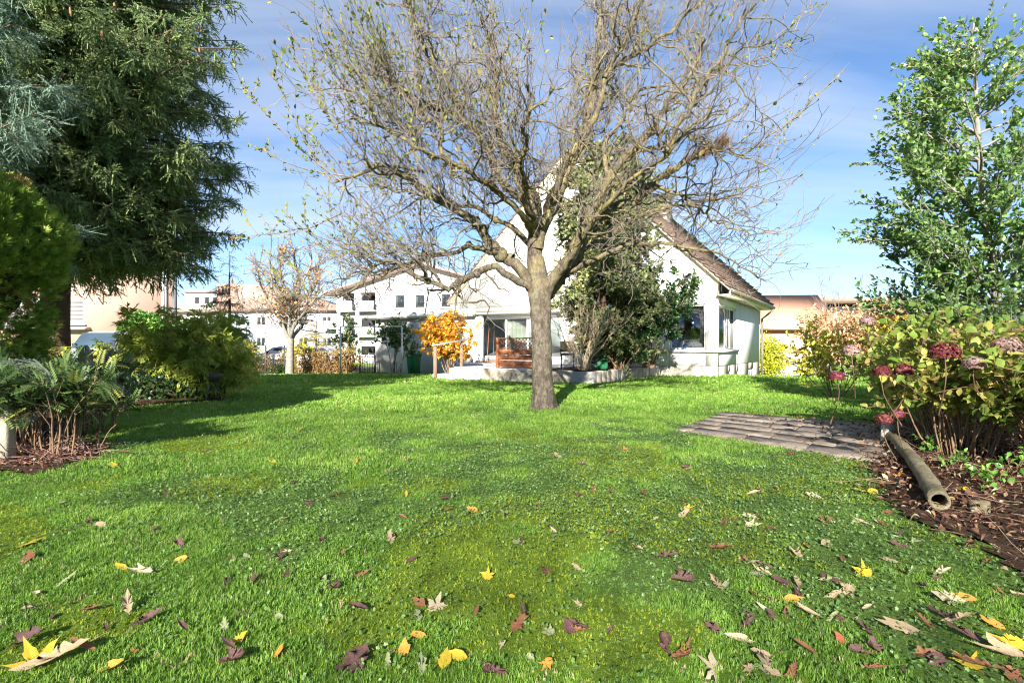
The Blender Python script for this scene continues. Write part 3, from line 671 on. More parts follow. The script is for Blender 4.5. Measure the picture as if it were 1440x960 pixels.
# far white block with set-back top floor
T = frame_of((P(232, 489, 80)[0], 80, -.5), .05); fb = empty('apartment_block', (-44, 84, -.5), 'far white block with brown roof edge and small set back top floor', 'building')
m = MB(T); m.box((0, 0, -1), (11.5, 12, 6.6)); m.box((1.8, 2, 7.3), (6.8, 9, 9.6)); m.build('wall', pale, fb)
m = MB(T); m.box((-.8, -.9, 6.6), (12.2, 12.5, 7.3)); m.box((1.5, 1.6, 9.6), (7.1, 9.5, 9.9)); m.build('roof', m_plain('brown_roof_edge', (.36, .28, .24), (.28, .22, .19), 2), fb)
for x in (3.0, 4.4, 5.6): window(fb, T, x, x + .8, 7.9, 9.0, 2, sill=False)
for x, z in ((4.2, 4.4), (8.3, 4.4), (1.4, 4.4), (4.2, 1.6), (8.3, 1.6)): window(fb, T, x, x + .9, z, z + 1.2, sill=False)
# bluish white block with hipped brown roof
T = frame_of((P(318, 489, 74)[0], 74, -.5), -.02); fb2 = empty('apartment_block', (-28, 78, -.5), 'far bluish white block with low pinkish brown hipped roof', 'building')
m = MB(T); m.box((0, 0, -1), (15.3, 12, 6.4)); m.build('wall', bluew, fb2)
m = MB(T); m.prism([(-.8, -.8, 6.4), (16.1, -.8, 6.4), (16.1, -.8, 6.6), (6, -.8, 9.6), (-.8, -.8, 9.9)], (0, 13.4, 0)); m.build('roof', m_plain('pinkish_tiles', (.42, .27, .22), (.32, .20, .17), 2, .9, .1, 12, .5), fb2)
for x, z in ((1.3, 1.8), (4.0, 1.8), (9.5, 1.8), (12.6, 1.8), (1.3, 4.5), (4.0, 4.5), (7.0, 4.5), (9.5, 4.5), (12.6, 4.5)): window(fb2, T, x, x + 1.2, z, z + 1.2, sill=False)
for x, z in ((5.6, 1.2), (13.2, 4.0)):
    m = MB(T); m.box((x, -1.2, z), (x + 2.6, -.01, z + .15)); m.box((x, -1.2, z + .15), (x + 2.6, -1.12, z + 1.05)); m.build('balcony', pale, fb2)
# white gabled block with balconies, left of the house
T = frame_of((P(474, 489, 54)[0], 54, -.5), -.25); ab = empty('apartment_block', (-10, 55, -.5), 'white gabled apartment block with recessed balconies behind the garage', 'building')
m = MB(T)
hol = [(x0, x1, z0, z0 + 1.65) for z0 in (.1, 2.75, 5.1) for x0, x1 in ((.5, 1.8), (2.5, 4.0))]
wallx(m, 0, 16.5, -1, 7.0, 0, .4, hol); m.box((0, .4, -1), (.4, 10, 7)); m.box((16.1, .4, -1), (16.5, 10, 7)); m.box((.4, 1.5, -1), (16.1, 1.8, 7)); m.prism([(0, 0, 7), (16.5, 0, 7), (8.4, 0, 9.2)], (0, .4, 0))
m.build('wall', pale, ab)
m = MB(T); m.prism([(-1.1, -.9, 6.55), (8.4, -.9, 9.25), (8.4, -.9, 9.42), (-1.1, -.9, 6.72)], (0, 12, 0)); m.prism([(17.6, -.9, 6.55), (8.4, -.9, 9.25), (8.4, -.9, 9.42), (17.6, -.9, 6.72)], (0, 12, 0)); m.build('roof', m_plain('dusky_tiles', (.42, .31, .27), (.34, .25, .22), 2, .9, .1, 12, .5), ab)
for z0 in (.1, 2.75, 5.1):
    for x0, x1 in ((.5, 1.8), (2.5, 4.0)):
        m = MB(T); m.box((x0 - .15, -.7, z0 - .15), (x1 + .15, -.005, z0)); m.box((x0 - .15, -.7, z0), (x1 + .15, -.62, z0 + .85)); m.build('balcony', pale, ab)
        m = MB(T); m.box((x0 + .1, 1.38, z0 + .0), (x1 - .3, 1.42, z0 + 1.5)); m.build('balcony_door', dglass, ab)
for x, z in ((6.0, 5.2), (8.0, 5.2), (10.5, 5.2), (13, 5.2), (6.0, 2.6), (10.5, 2.6), (13, 2.6)): window(ab, T, x, x + 1.0, z, z + 1.3)
m = MB(T)
for z in (-.2, .1): m.box((4.4, -.5, z), (6.3, -.4, z + .08))
m.build('railing', gut, ab)

# right side: red orange house, boxy block behind it
T = frame_of((P(1063, 489, 50)[0], 50, -1.2), -.12); ro = empty('house', (24, 52, -1.2), 'salmon pink house with orange tiled roof and red gable balcony', 'house')
sal = m_plain('salmon_render', (.66, .42, .34), (.60, .38, .30), 1, .9, .1, 50, .2)
m = MB(T); m.box((0, 0, -.8), (6.3, 8, 4.1)); m.prism([(6.3, 0, 4.1), (6.3, 8, 4.1), (6.3, 4, 6.9)], (-.3, 0, 0)); m.build('wall', sal, ro)
m = MB(T); m.prism([(-.3, -.6, 3.8), (-.3, 4, 7.0), (-.3, 4, 7.25), (-.3, -.6, 4.05)], (7.0, 0, 0)); m.prism([(-.3, 8.6, 3.8), (-.3, 4, 7.0), (-.3, 4, 7.25), (-.3, 8.6, 4.05)], (7.0, 0, 0))
m.build('roof', m_plain('orange_tiles', (.60, .33, .22), (.52, .28, .18), 5, .9, .1, 14, .5), ro)
m = MB(T); m.tube([(-.3, -.66, 3.9), (6.7, -.66, 3.9)], .09, 6); m.tube([(5.4, -.1, 3.8), (5.4, -.1, -.8)], .05, 6); m.build('gutter', gut, ro)
m = MB(T); m.box((2.8, -.03, -.7), (5.0, -.005, 1.3)); m.build('garage_door', m_plain('white_door', (.75, .74, .73), None, 2), ro)
redw = m_plain('red_boards', (.42, .07, .05), (.34, .05, .04), 4, .7)
m = MB(T); m.box((6.32, 1.2, 1.4), (7.5, 5.5, 1.55)); m.box((7.42, 1.2, 1.55), (7.5, 5.5, 2.6)); m.box((6.32, 1.2, 1.55), (7.42, 1.28, 2.6)); m.bar((7.46, 1.3, -.8), (7.46, 1.3, 4.2), .14); m.bar((7.46, 5.4, -.8), (7.46, 5.4, 4.4), .14); m.bar((6.3, 1.3, -.3), (7.4, 1.3, 1.3), .1); m.build('balcony', redw, ro)
for z in (1.6, 3.5):
    m = MB(T); m.box((6.305, 2.2, z), (6.33, 4.2, z + 1.3)); m.build('window', dglass, ro)
T = frame_of((P(1092, 489, 72)[0], 72, -1.2), -.03); bk = empty('apartment_block', (44, 76, -1.2), 'boxy pale modern block with wide flat brown roof edge at the right', 'building')
m = MB(T); m.box((0, 0, -1), (3.4, 10, 8.3)); m.box((3.4, 1.2, -1), (24, 10, 7.6)); m.build('wall', pale, bk)
m = MB(T); m.box((3.0, -1.5, 8.0), (24.5, 11, 8.5)); m.build('roof', m_plain('brown_fascia', (.30, .20, .16), (.24, .17, .14), 2), bk)
for x in (5, 8.5, 12, 15.5, 19):
    for z in (2.2, 5.4): window(bk, T, x, x + 2.0, z, z + 1.5, 1.2, sill=False)
# stone boundary wall at the right back
sw_ = empty('stone_wall', P(1120, 535, 37), 'low coursed grey stone wall at the far right end of the lawn', 'wall'); rng = np.random.default_rng(4); m = MB(); m.cur = 0
yA = 36.0; xA, xB = P(1070, 0, 36)[0], P(1215, 0, 36)[0]; xs_split = P(1114, 0, 36)[0]
for r in range(7):
    x = xA
    while x < xB:
        wd = rng.uniform(.25, .7); dy = rng.uniform(0, .06); hz = .165; split = .45 if x > xs_split else 0
        m.box((x, yA - dy + split, -1.15 + r * hz), (min(x + wd, xB) - .015, yA + .35 + split, -1.15 + (r + 1) * hz - .012 - rng.uniform(0, .01)), .01); x += wd
m.build('stonework', m_plain('rough_grey_stone', (.24, .24, .25), (.44, .43, .42), 1.6, .95, .1, 12, .8, c3=(.16, .16, .17), bd=.03), sw_)

# ------------------------------------------------------------------ lamp posts, parked vehicles, fences
for px, r, lab, mt in ((229.5, .09, 'slim pale grey lamp post before the pink block', gal), (245.5, .13, 'thicker dark grey lamp post at the corner of the pink block', m_plain('dark_post', (.13, .13, .14), None, 4))):
    b = P(px, 489, 27); lp = empty('lamp_post', (b[0], 27, -.2), lab, 'lamp post')
    m = MB(); m.tube([(b[0], 27, -.3), (b[0], 27, 6.2)], [r, r * .7], 8); m.build('pole', mt, lp)
    m = MB(); m.tube([(b[0], 27, 6.2), (b[0] + .2, 26.8, 6.5), (b[0] + .9, 26.3, 6.55)], .04, 6); m.build('arm', mt, lp); m = MB(); m.box((b[0] + .8, 26.1, 6.5), (b[0] + 1.3, 26.4, 6.62), .02); m.build('lamp_head', mt, lp)
def car(root, T, L, Wd, H, paint, suv=True):
    """x across, y backwards from the nose, z up"""
    hw = Wd / 2; hood = 1.02 if suv else .85
    prof = [(0.0, .45), (.05, .78), (.25, hood - .06), (1.15, hood + .04), (1.75, H - .07), (2.1, H), (L - .75, H - .02), (L - .15, hood + .12), (L - .02, .8), (L, .4)]
    m = MB(T); rings = []
    for y, z in prof:
        ins = .0 if z < hood + .1 else .20 * (z - hood) / (H - hood) + .02
        rings.append([(-hw + .02, y, .32), (-hw, y, .6), (-hw + ins * .2, y, min(z, hood)), (-hw + ins + .04, y, z), (-hw * .5, y, z + .02), (hw * .5, y, z + .02), (hw - ins - .04, y, z), (hw - ins * .2, y, min(z, hood)), (hw, y, .6), (hw - .02, y, .32)])
    V = np.array(rings).reshape(-1, 3); n = 10; q = [(a*n+i, a*n+i+1, (a+1)*n+i+1, (a+1)*n+i) for a in range(len(prof)-1) for i in range(n-1)] + [(a*n+9, a*n, (a+1)*n, (a+1)*n+9) for a in range(len(prof)-1)]
    m.add(V, [np.array(q), np.array([tuple(range(n)), tuple(reversed(range((len(prof)-1)*n, len(prof)*n)))])]); m.build('body', paint, root, smooth=False)
    m = MB(T); m.add([(-hw+.17, 1.20, hood+.06), (hw-.17, 1.20, hood+.06), (hw-.27, 1.72, H-.08), (-hw+.27, 1.72, H-.08)], np.array([(0, 1, 2, 3)])); 
    for k in range(4): m.V[-1][k, :] = m.V[-1][k, :]
    V = m.V[-1]; off = np.array(T(np.array([[0, -.035, .035]])) - T(np.array([[0, 0, 0.]])))[0]; m.V[-1] = V + off
    m.build('windscreen', MT['car_glass'], root)
    for s in (-1, 1):
        m = MB(T); x = s * (hw - .10); x2 = s * (hw - .21)
        m.prism([(x, 1.45, hood+.05), (x, L-.5, hood+.05), (x2, L-.85, H-.1), (x2, 1.85, H-.1)], (s * .02, 0, 0)); m.build('side_window', MT['car_glass'], root)
        m = MB(T); m.box((s*(hw+.02), 1.32, hood-.02), (s*(hw+.22), 1.45, hood+.16), .02); m.build('mirror', MT['black_rubber'], root)
        m = MB(T); m.box((s*(hw-.42), -.02, .68), (s*(hw-.06), .06, .86), .02); m.build('headlight', MT['lamp_glass'], root)
        for y in (.85, L - .85):
            m = MB(T); m.tube([(s*(hw-.2), y, .34), (s*(hw+.01), y, .34)], .34, 18); w_ = m.build('wheel', MT['black_rubber'], root)
            m = MB(T); m.tube([(s*(hw+.005), y, .34), (s*(hw+.02), y, .34)], .2, 12); m.build('rim', gal, w_)
    m = MB(T); m.box((-.45, -.03, .5), (.45, .04, .76), .02); m.build('grille', MT['black_rubber'], root)
    m = MB(T); m.box((-hw+.02, -.05, .36), (hw-.02, .1, .52), .03); m.build('bumper', MT['black_rubber'], root)
m_glass('car_glass', (.03, .05, .07), .05); m_plain('lamp_glass', (.6, .6, .6), None, 5, .2)
silver = m_plain('silver_paint', (.62, .64, .68), (.58, .60, .64), 1, .3, .5, 10, .02, metal=.3); cgrey = m_plain('grey_paint', (.34, .36, .40), None, 1, .35, .5, 10, .02, metal=.3)
a = P(96, 489, 20.6); T = frame_of((a[0], 20.6, -.02), .02); c_ = empty('parked_car', (a[0], 20.6, -.02), 'silver off-road car parked beyond the left fence, windscreen facing the garden', 'car'); car(c_, T, 4.6, 1.95, 1.76, silver)
a = P(373, 489, 36); T = frame_of((a[0], 36, -.3), -1.3); c_ = empty('parked_car', (a[0], 36, -.3), 'grey car parked on the lane behind the gap in the hedge', 'car'); car(c_, T, 4.4, 1.8, 1.5, cgrey)
a = P(352, 489, 40); T = frame_of((a[0], 40, -.3), -1.4); c_ = empty('parked_car', (a[0], 40, -.3), 'silver blue car parked on the lane left of the bare tree', 'car'); car(c_, T, 4.3, 1.8, 1.5, silver)

# left boundary: grey slatted fence pieces
slatm = m_plain('grey_slats', (.46, .48, .53), (.36, .37, .41), 2, .8, .2, 40, .3, stretch=(3, 3, .4))
gf = empty('slatted_fence', P(150, 545, 13), 'weathered pale grey slatted fence between the left shrubs and the parked car', 'fence')
rng = np.random.default_rng(2)
a = P(112, 0, 12.0); b = P(192, 0, 13.6); n = 22; m = MB()
for k in range(n):
    f = k / (n - 1); p = a * (1 - f) + b * f; h = 1.12 + .05 * math.sin(k * .9) - .12 * f; z = float(ground(p[0], p[1])); d = nrm(b - a); d[2] = 0
    m.bar((p[0], p[1], z), (p[0] + rng.uniform(-.02, .02), p[1], z + h), .075, .02, up=(d[1], -d[0], 0))
m.build('slats', slatm, gf)
m = MB(); m.bar((a[0], a[1] + .04, .3), (b[0], b[1] + .04, .3), .05); m.bar((a[0], a[1] + .04, .9), (b[0], b[1] + .04, .9), .05); m.build('rail', slatm, gf)
gp_ = empty('gate_post', P(160, 560, 12.2), 'squat grey stone gate post with pale stains in front of the slatted fence', 'gate post')
p = P(160, 560, 12.25); m = MB(); m.box((p[0]-.12, p[1]-.12, -.1), (p[0]+.12, p[1]+.12, .62), .02); m.build('post', conc, gp_); m = MB(); m.box((p[0]-.15, p[1]-.15, .62), (p[0]+.15, p[1]+.15, .68), .015); m.build('cap', concg, gp_)
# concrete post at the left picture edge under the net
p = P(8, 0, 5.4); cp = empty('fence_post', (p[0], 5.4, 0), 'pale concrete fence post at the left edge under the wire netting', 'fence post'); m = MB(); m.box((p[0]-.06, 5.34, -.1), (p[0]+.06, 5.46, .78), .012); m.build('post', conc, cp)
# iron gate by the garage
a = P(506, 0, 30.5); b = P(527, 0, 30.5); ig = empty('garden_gate', (a[0], 30.5, float(ground(a[0], 30.5))), 'small dark metal bar gate between the hedge and the garage', 'gate'); z = float(ground(a[0], 30.5)); iron = m_plain('dark_iron', (.05, .055, .06), (.08, .08, .085), 5, .6, .4, metal=.4)
m = MB(); 
for k in range(7): x = a[0] + (b[0] - a[0]) * k / 6; m.bar((x, 30.5, z), (x, 30.5, z + .93), .03)
m.build('bars', iron, ig); m = MB(); m.bar((a[0], 30.5, z + .93), (b[0], 30.5, z + .93), .05); m.bar((a[0], 30.5, z + .1), (b[0], 30.5, z + .1), .04); m.build('rail', iron, ig)
for q in (a, b): m = MB(); m.bar((q[0], 30.52, z - .1), (q[0], 30.52, z + 1.0), .08); m.build('post', iron, ig)
# black rails along the hedge gap
a = P(352, 0, 30); b = P(400, 0, 30); rl = empty('metal_fence', (a[0], 30, z), 'thin dark metal railing standing in the gap of the brown hedge', 'fence'); m = MB()
for k in range(15):
    x = a[0] + (b[0] - a[0]) * k / 14; m.bar((x, 30, z), (x, 30, z + 1.05), .022)
m.bar((a[0], 30, z + .95), (b[0], 30, z + .95), .03); m.bar((a[0], 30, z + .15), (b[0], 30, z + .15), .03); m.build('bars', iron, rl)
for f in (0, .45, 1): x = a[0] + (b[0] - a[0]) * f; m = MB(); m.bar((x, 30, z - .1), (x, 30, z + 1.55), .07); m.build('post', iron, rl)
# pale storage chest behind the hedge
a = P(431, 510, 31.2); cb_ = empty('storage_box', (a[0], a[1], -.25), 'pale grey storage box seen through the brown hedge right of the bare tree', 'box')
m = MB(); m.box((a[0]-.42, a[1]-.3, -.25), (a[0]+.42, a[1]+.3, .62), .02); m.build('body', m_plain('pale_lilac', (.58, .57, .64), None, 3), cb_); m = MB(); m.box((a[0]-.46, a[1]-.34, .62), (a[0]+.46, a[1]+.34, .70), .015); m.build('lid', MT['pale_lilac'], cb_)
# little fire bowl on a stand by the bamboo
a = P(300, 566, 11.6); z = float(ground(a[0], a[1])); fbw = empty('fire_bowl', (a[0], a[1], z), 'small dark bowl on thin legs at the right edge of the bamboo', 'fire bowl')
m = MB(); m.lathe([(0, .40), (.09, .42), (.15, .5), (.165, .58), (.15, .585), (.13, .51), (0, .45)], (a[0], a[1], z), 16); m.build('bowl', iron, fbw, smooth=True)
for k in range(3): t_ = k * 2.1; m = MB(); m.tube([(a[0] + .08*math.cos(t_), a[1] + .08*math.sin(t_), z + .43), (a[0] + .16*math.cos(t_), a[1] + .16*math.sin(t_), z - .02)], .011, 6); m.build('leg', iron, fbw)

# ------------------------------------------------------------------ log, stake and peg by the bed
bark2 = m_plain('weathered_log', (.17, .145, .085), (.36, .31, .21), 7, .9, .15, 34, 1., stretch=(2, 2, 2), c3=(.15, .15, .07), bd=.02)
lg = empty('log', (3.5, 5.0, .0), 'long weathered greenish hollow log lying along the edge of the planting bed', 'log')
A_, B_ = np.array([4.3, 6.45, .11]), np.array([2.79, 3.72, .10]); n = 26; tt = np.linspace(0, 1, n); pts = A_ * (1 - tt)[:, None] + B_ * tt[:, None]; rng = np.random.default_rng(8)
pts += np.array([1, -.5, 0]) * (np.sin(tt * 3) * .03)[:, None]; rr = .050 + .013 * tt + rng.normal(0, .0025, n); rr[::7] += .006
V, F = tubes(pts[None], rr[None], 20); V = V + rng.normal(0, .0012, V.shape)
Vi, Fi = tubes(pts[None, -5:], rr[None, -5:] * .72, 20); d = nrm(B_ - A_)
acc = Acc(); acc.add(V, F); acc.add(Vi, Fi[:, ::-1]); o = np.arange(20); base = (n - 1) * 20; bi = n * 20 + 4 * 20
acc.F.append(np.stack([base + o, base + (o + 1) % 20, bi + (o + 1) % 20, bi + o], -1)); acc.add(np.vstack([pts[0], V[:20]]), np.array([(0, 1 + (i + 1) % 20, 1 + i) for i in range(20)]))
acc.add(np.vstack([pts[-5], Vi[:20]]), np.array([(0, 1 + i, 1 + (i + 1) % 20) for i in range(20)]))
mesh('body', np.vstack(acc.V), acc.F, bark2, lg, smooth=True)
sk = empty('stake', (4.32, 6.55, 0), 'short grey split wooden stake at the far end of the log', 'stake'); m = MB(); m.add([(4.24,6.5,-.1),(4.38,6.5,-.1),(4.38,6.56,-.1),(4.24,6.56,-.1),(4.20,6.46,.27),(4.33,6.44,.22),(4.33,6.5,.26),(4.23,6.51,.36)], np.array([(0,3,2,1),(4,5,6,7),(0,1,5,4),(1,2,6,5),(2,3,7,6),(3,0,4,7)])); m.build('post', m_plain('silver_wood', (.42, .41, .38), (.30, .29, .26), 8, .9, .1, 40, .6, stretch=(4, 4, .6)), sk)
pg = empty('wooden_peg', (3.17, 3.95, 0), 'short square mossy wooden peg in the soil right of the log end', 'peg'); p = P(1378, 735, 3.75); 
m = MB(); m.box((p[0]-.055, p[1]-.03, -.05), (p[0]+.05, p[1]+.03, .095), .006); m.build('post', bark2, pg)

# ------------------------------------------------------------------ bark and leaf materials
t = NT('apple_bark'); v = t.coord((1, 1, .55))
c = t.ramp(t.noise(v, 16, 8, .8), [(.32, (.035, .028, .022)), (.5, (.11, .09, .072)), (.68, (.24, .205, .165))])
geo = t.n('ShaderNodeSeparateXYZ'); t.l(v, geo.inputs[0]); hz = t.ramp(t.math('MULTIPLY', geo.outputs[2], .2), [(.20 * .9, (.0, .0, .0)), (.36, (1, 1, 1))])
lich = t.ramp(t.noise(v, 5.5, 8, .8), [(.46, (0, 0, 0)), (.58, (.8, .8, .8))]); lf = t.math('MULTIPLY', lich, hz)
c = t.mix(lf, c, t.ramp(t.noise(v, 30, 3), [(.35, (.20, .18, .07)), (.65, (.40, .32, .13))]))
gl = t.ramp(t.noise(v, 9, 6, .7), [(.56, (0, 0, 0)), (.62, (.7, .7, .7))]); c = t.mix(gl, c, (.20, .21, .13))
t.bsdf(c, .95, .1, bump=t.noise(v, 22, 9, .85), bstr=1.0, bdist=.035)
bark = MT['apple_bark']
twigm = m_plain('twig_bark', (.13, .108, .098), (.23, .195, .17), 3, .8, .2, 40, .3, c3=(.12, .115, .07))
brown = m_plain('conifer_bark', (.085, .055, .04), (.15, .10, .075), 6, .95, .1, 25, .8)
stemm = m_plain('shrub_stem', (.17, .10, .06), (.27, .19, .12), 5, .85, .2, 40, .4)
palestem = m_plain('pale_stem', (.36, .27, .18), (.46, .38, .27), 5, .85, .2, 40, .3)
greybark = m_plain('grey_bark', (.16, .15, .13), (.27, .25, .22), 7, .9, .1, 30, .5)
G = lambda *a: list(a)
applef = m_leaf('apple_leaf', [(0, (.10, .16, .03)), (.6, (.24, .27, .06)), (.85, (.36, .30, .10)), (1, (.30, .16, .07))], .4)
sprf = m_leaf('spruce_needles', [(0, (.10, .16, .07)), (.5, (.20, .28, .12)), (.85, (.33, .40, .15)), (1, (.42, .48, .19))], .25, .6)
bspr = m_leaf('blue_needles', [(0, (.10, .165, .12)), (.6, (.18, .27, .205)), (1, (.27, .36, .28))], .12, .6)
thuf = m_leaf('thuja_spray', [(0, (.06, .13, .02)), (.4, (.16, .26, .035)), (.72, (.28, .36, .06)), (.86, (.36, .34, .08)), (1, (.32, .17, .07))], .3, .6)

def coneprof(z, z0, z1, r):
    t = (z - z0) / (z1 - z0); return r * np.clip(1 - t, 0, 1) ** .8

def conifer(name, base, H, zlow, rad, nb, rng, mat, label, cat='spruce tree', shoot=.3, nsh=9000, droop=.5, sag=.05, colbias=0., needles=24, only=None, cones=0, group=None, prof=.7, bl=13, lowk=1., lift=-.1, wig=.05, nl=.09, nw=.012, trunk=.2, side_w=None):
    bx, by, bz = base; root = empty(name, (bx, by, bz), label, cat, group)
    n = 14; tp = np.stack([bx + np.cumsum(rng.normal(0, .015, n)), by + np.cumsum(rng.normal(0, .015, n)), np.linspace(bz - .1, bz + H, n)], -1)
    V, F = tubes(tp[None], np.linspace(trunk, .015, n)[None], 12); mesh('trunk', V, F, brown, root, smooth=True)
    z = zlow + (H - zlow) * rng.uniform(0, 1, nb) ** 1.35; z = np.sort(z); L = rad * (1 - (z - zlow) / (H - zlow + .05)) ** prof * rng.uniform(.78, 1.1, nb) + .08
    L = L * np.interp(z, [zlow, zlow + .18 * rad * 2, zlow + rad], [lowk, .5 + .5 * lowk, 1]); a = rng.uniform(0, 2*math.pi, nb)
    if only is not None: a = rng.uniform(only[0], only[1], nb)
    st = np.stack([bx + 0*a, by + 0*a, bz + z], -1); el = rng.uniform(-.1, .25, nb) + .25*(z / H)
    d = np.stack([np.cos(a)*np.cos(el), np.sin(a)*np.cos(el), np.sin(el)], -1)
    Q, Rr = grow(st, d, L, 9, rng, wig, (0, 0, -sag), .012 + .014 * L, .005); Q[:, :, 2] += (np.linspace(0, 1, 9)[None] ** 3) * (L * .10)[:, None]
    V, F = tubes(Q, Rr, 5); acc = Acc(); acc.add(V, F)
    # branchlets, mostly sideways and hanging
    nbl = nb * bl; p, dd, r, tpar, mi_ = spawn(Q, Rr, nbl, rng, .12, 1, (.7, 1.15), wts=L); dd[:, 2] = dd[:, 2] * .35 - droop * rng.uniform(.2, 1, nbl)
    Lb = (.16 + .30 * L[mi_] * (1.08 - tpar)) * rng.uniform(.6, 1.2, nbl); Lb = np.minimum(Lb, 1.5)
    Q2, R2 = grow(p, dd, Lb, 6, rng, .08, (0, 0, -droop * .16), .006, .0025); V, F = tubes(Q2, R2, 3); acc.add(V, F)
    acc.build('branches', brown, root)
    acc = Acc(); tpls = [t_shoot(rng, needles, nl, nw) for _ in range(5)]
    for k, tpl in enumerate(tpls):
        m = nsh // 5; p, dd, r, tp_, mi2 = spawn(Q2, R2, m, rng, .0, 1, (.35, 1.15)); dd[:, 2] += lift
        q = rng.uniform(.0, 1, m) * .55 + .30 * vnoise(p[:, 0] + p[:, 1], p[:, 2], 1.6, 3) + .15 * (mi2 % 7 > 4) + colbias
        acc.leaves(tpl, p, dd, rng.normal(0, .3, (m, 3)) + (0, 0, 1), shoot * rng.uniform(.6, 1.25, m), np.clip(q, 0, 1))
    acc.build('needles', mat, root)
    if cones:
        cm = m_plain('spruce_cone', (.22, .12, .06), (.34, .20, .11), 30, .8, .2, 60, .8) if 'spruce_cone' not in MT else MT['spruce_cone']; src = None
        wz = rng.uniform(0, 1, 4000); mi_c = np.where((Q[:, -1, 2] > bz + zlow + .9) & (Q[:, -1, 1] < by + .8) & (Q[:, -1, 0] > bx - 2.5) & (Q[:, -1, 2] < bz + 8.5))[0]
        cnt = 0
        for b in rng.permutation(mi_c):
            tip = Q[b, rng.integers(6, 9)]
            for c_ in range(rng.integers(1, 4)):
                if cnt >= cones: break
                p0 = tip + rng.normal(0, .09, 3) + (0, -.15, 0)
                if src is None:
                    m = MB(); hh = np.linspace(0, 1, 9); pr = [(.019 * math.sin(math.pi * min(.96, .1 + .9*h)) ** .6 * (1.08 if i % 2 else .9), -.13 * h) for i, h in enumerate(hh)]; m.lathe(pr, p0, 8)
                    src = m.build('cone', cm, root, smooth=False); base0 = p0
                else:
                    o = src.copy(); COL.objects.link(o); o.parent = root; o.location = Vector(list(p0 - base0)) + Vector([0, 0, 0]); 
                    # scale and turn about the hanging point
                    M_ = Matrix.Translation(Vector(list(p0 - ORG[root.name]))) @ Matrix.Rotation(rng.uniform(-.3, .3), 4, 'X') @ Matrix.Scale(rng.uniform(1., 1.4), 4) @ Matrix.Translation(Vector(list(-(base0 - ORG[root.name]))))
                    o.matrix_basis = M_
                cnt += 1
    return root

rng = np.random.default_rng(21)
# big spruce, upper left
conifer('spruce_tree', (-9.15, 11.3, 0), 10.8, 2.95, 3.95, 400, rng, sprf, 'huge dark green spruce with hanging cones filling the upper left, branches sweeping above the fence', shoot=.23, nsh=165000, droop=.65, sag=.05, needles=12, cones=70, prof=.24, trunk=.30, nl=.17, nw=.050, bl=26, lift=.06, lowk=.75)
conifer('blue_spruce', (-7.3, 6.9, 0), 8.0, 2.7, 1.9, 70, rng, bspr, 'blue green spruce reaching in from the left edge in front of the dark spruce', shoot=.26, nsh=22000, droop=.4, sag=.03, needles=18, trunk=.14, nl=.11, nw=.022, bl=20)
a = P(322, 489, 40); conifer('blue_spruce', (a[0], 40, -.3), 8.2, .6, 2.0, 70, rng, bspr, 'far bluish grey spruce with a thin open top, between the white blocks on the left', shoot=.55, nsh=4200, droop=.3, sag=.03, needles=12, nl=.13, nw=.03, trunk=.16, prof=.85, colbias=-.25)

# clipped arborvitae at the left edge
def crownblob(c, r, rng, seed, n=40, amp=.15):
    th = np.linspace(0, math.pi, n); ph = np.linspace(0, 2*math.pi, n * 2, endpoint=False); A, B = np.meshgrid(th, ph, indexing='ij')
    d = np.stack([np.sin(A)*np.cos(B), np.sin(A)*np.sin(B), np.cos(A)], -1); f = 1 + amp * (fbm(B * 2 + 50, A * 3, 1.5, seed) - .5) * 2 * np.sin(A)
    V = np.array(c) + d * f[..., None] * np.array(r); m = n * 2; I, J = np.meshgrid(np.arange(n - 1), np.arange(m), indexing='ij')
    F = np.stack([I*m+J, I*m+(J+1) % m, (I+1)*m+(J+1) % m, (I+1)*m+J], -1).reshape(-1, 4); return V.reshape(-1, 3), F
def surfpts(c, r, N, rng, shell=(.78, 1.05), pw=1.):
    d = nrm(rng.normal(0, 1, (N, 3))); s = rng.uniform(*shell, N)[:, None]
    sq = np.sign(d) * np.abs(d) ** pw; return np.array(c) + sq * s * np.array(r), d
innerg = m_plain('dark_core', (.03, .035, .012), (.07, .05, .03), 18, 1, .05, 40, .8)  # dark brown-green for solid cores that stop the view through foliage
tu = empty('arborvitae', (-5.45, 6.0, 0), 'tall dense clipped arborvitae at the left edge, yellow green with bronze patches', 'arborvitae')
c = (-6.12, 6.1, 1.60); r = (.92, .9, 1.50)
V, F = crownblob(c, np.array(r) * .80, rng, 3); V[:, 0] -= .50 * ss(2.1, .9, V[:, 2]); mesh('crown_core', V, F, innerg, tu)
acc = Acc()
for k in range(4):
    N = 8500; p, d = surfpts(c, r, N, rng, (.80, 1.08), .7); lump = fbm(p[:, 0] * 1.3 + p[:, 1], p[:, 2] * 1.3, 1.3, 12) - .5; p = p + d * lump[:, None] * .6; p[:, 0] -= .36 * ss(2.1, .9, p[:, 2])
    q = rng.uniform(0, .55, N) + .5 * fbm(p[:, 0] + p[:, 1], p[:, 2], 2.4, 9); q = np.where(fbm(p[:, 0] + p[:, 1], p[:, 2], 1.3, 44) > .66, q + .35, q)
    acc.leaves(t_fan(rng), p, nrm(d + (0, 0, .5) + rng.normal(0, .35, (N, 3))), rng.normal(0, 1, (N, 3)), rng.uniform(.05, .11, N), np.clip(q, 0, 1))
acc.build('foliage', thuf, tu)
V, F = tubes(np.array([[(-5.5, 6.0, -.1), (-5.5, 6.0, .5), (-5.6, 6.05, 1.2)]]), np.array([[.1, .08, .06]]), 8); mesh('trunk', V, F, brown, tu)

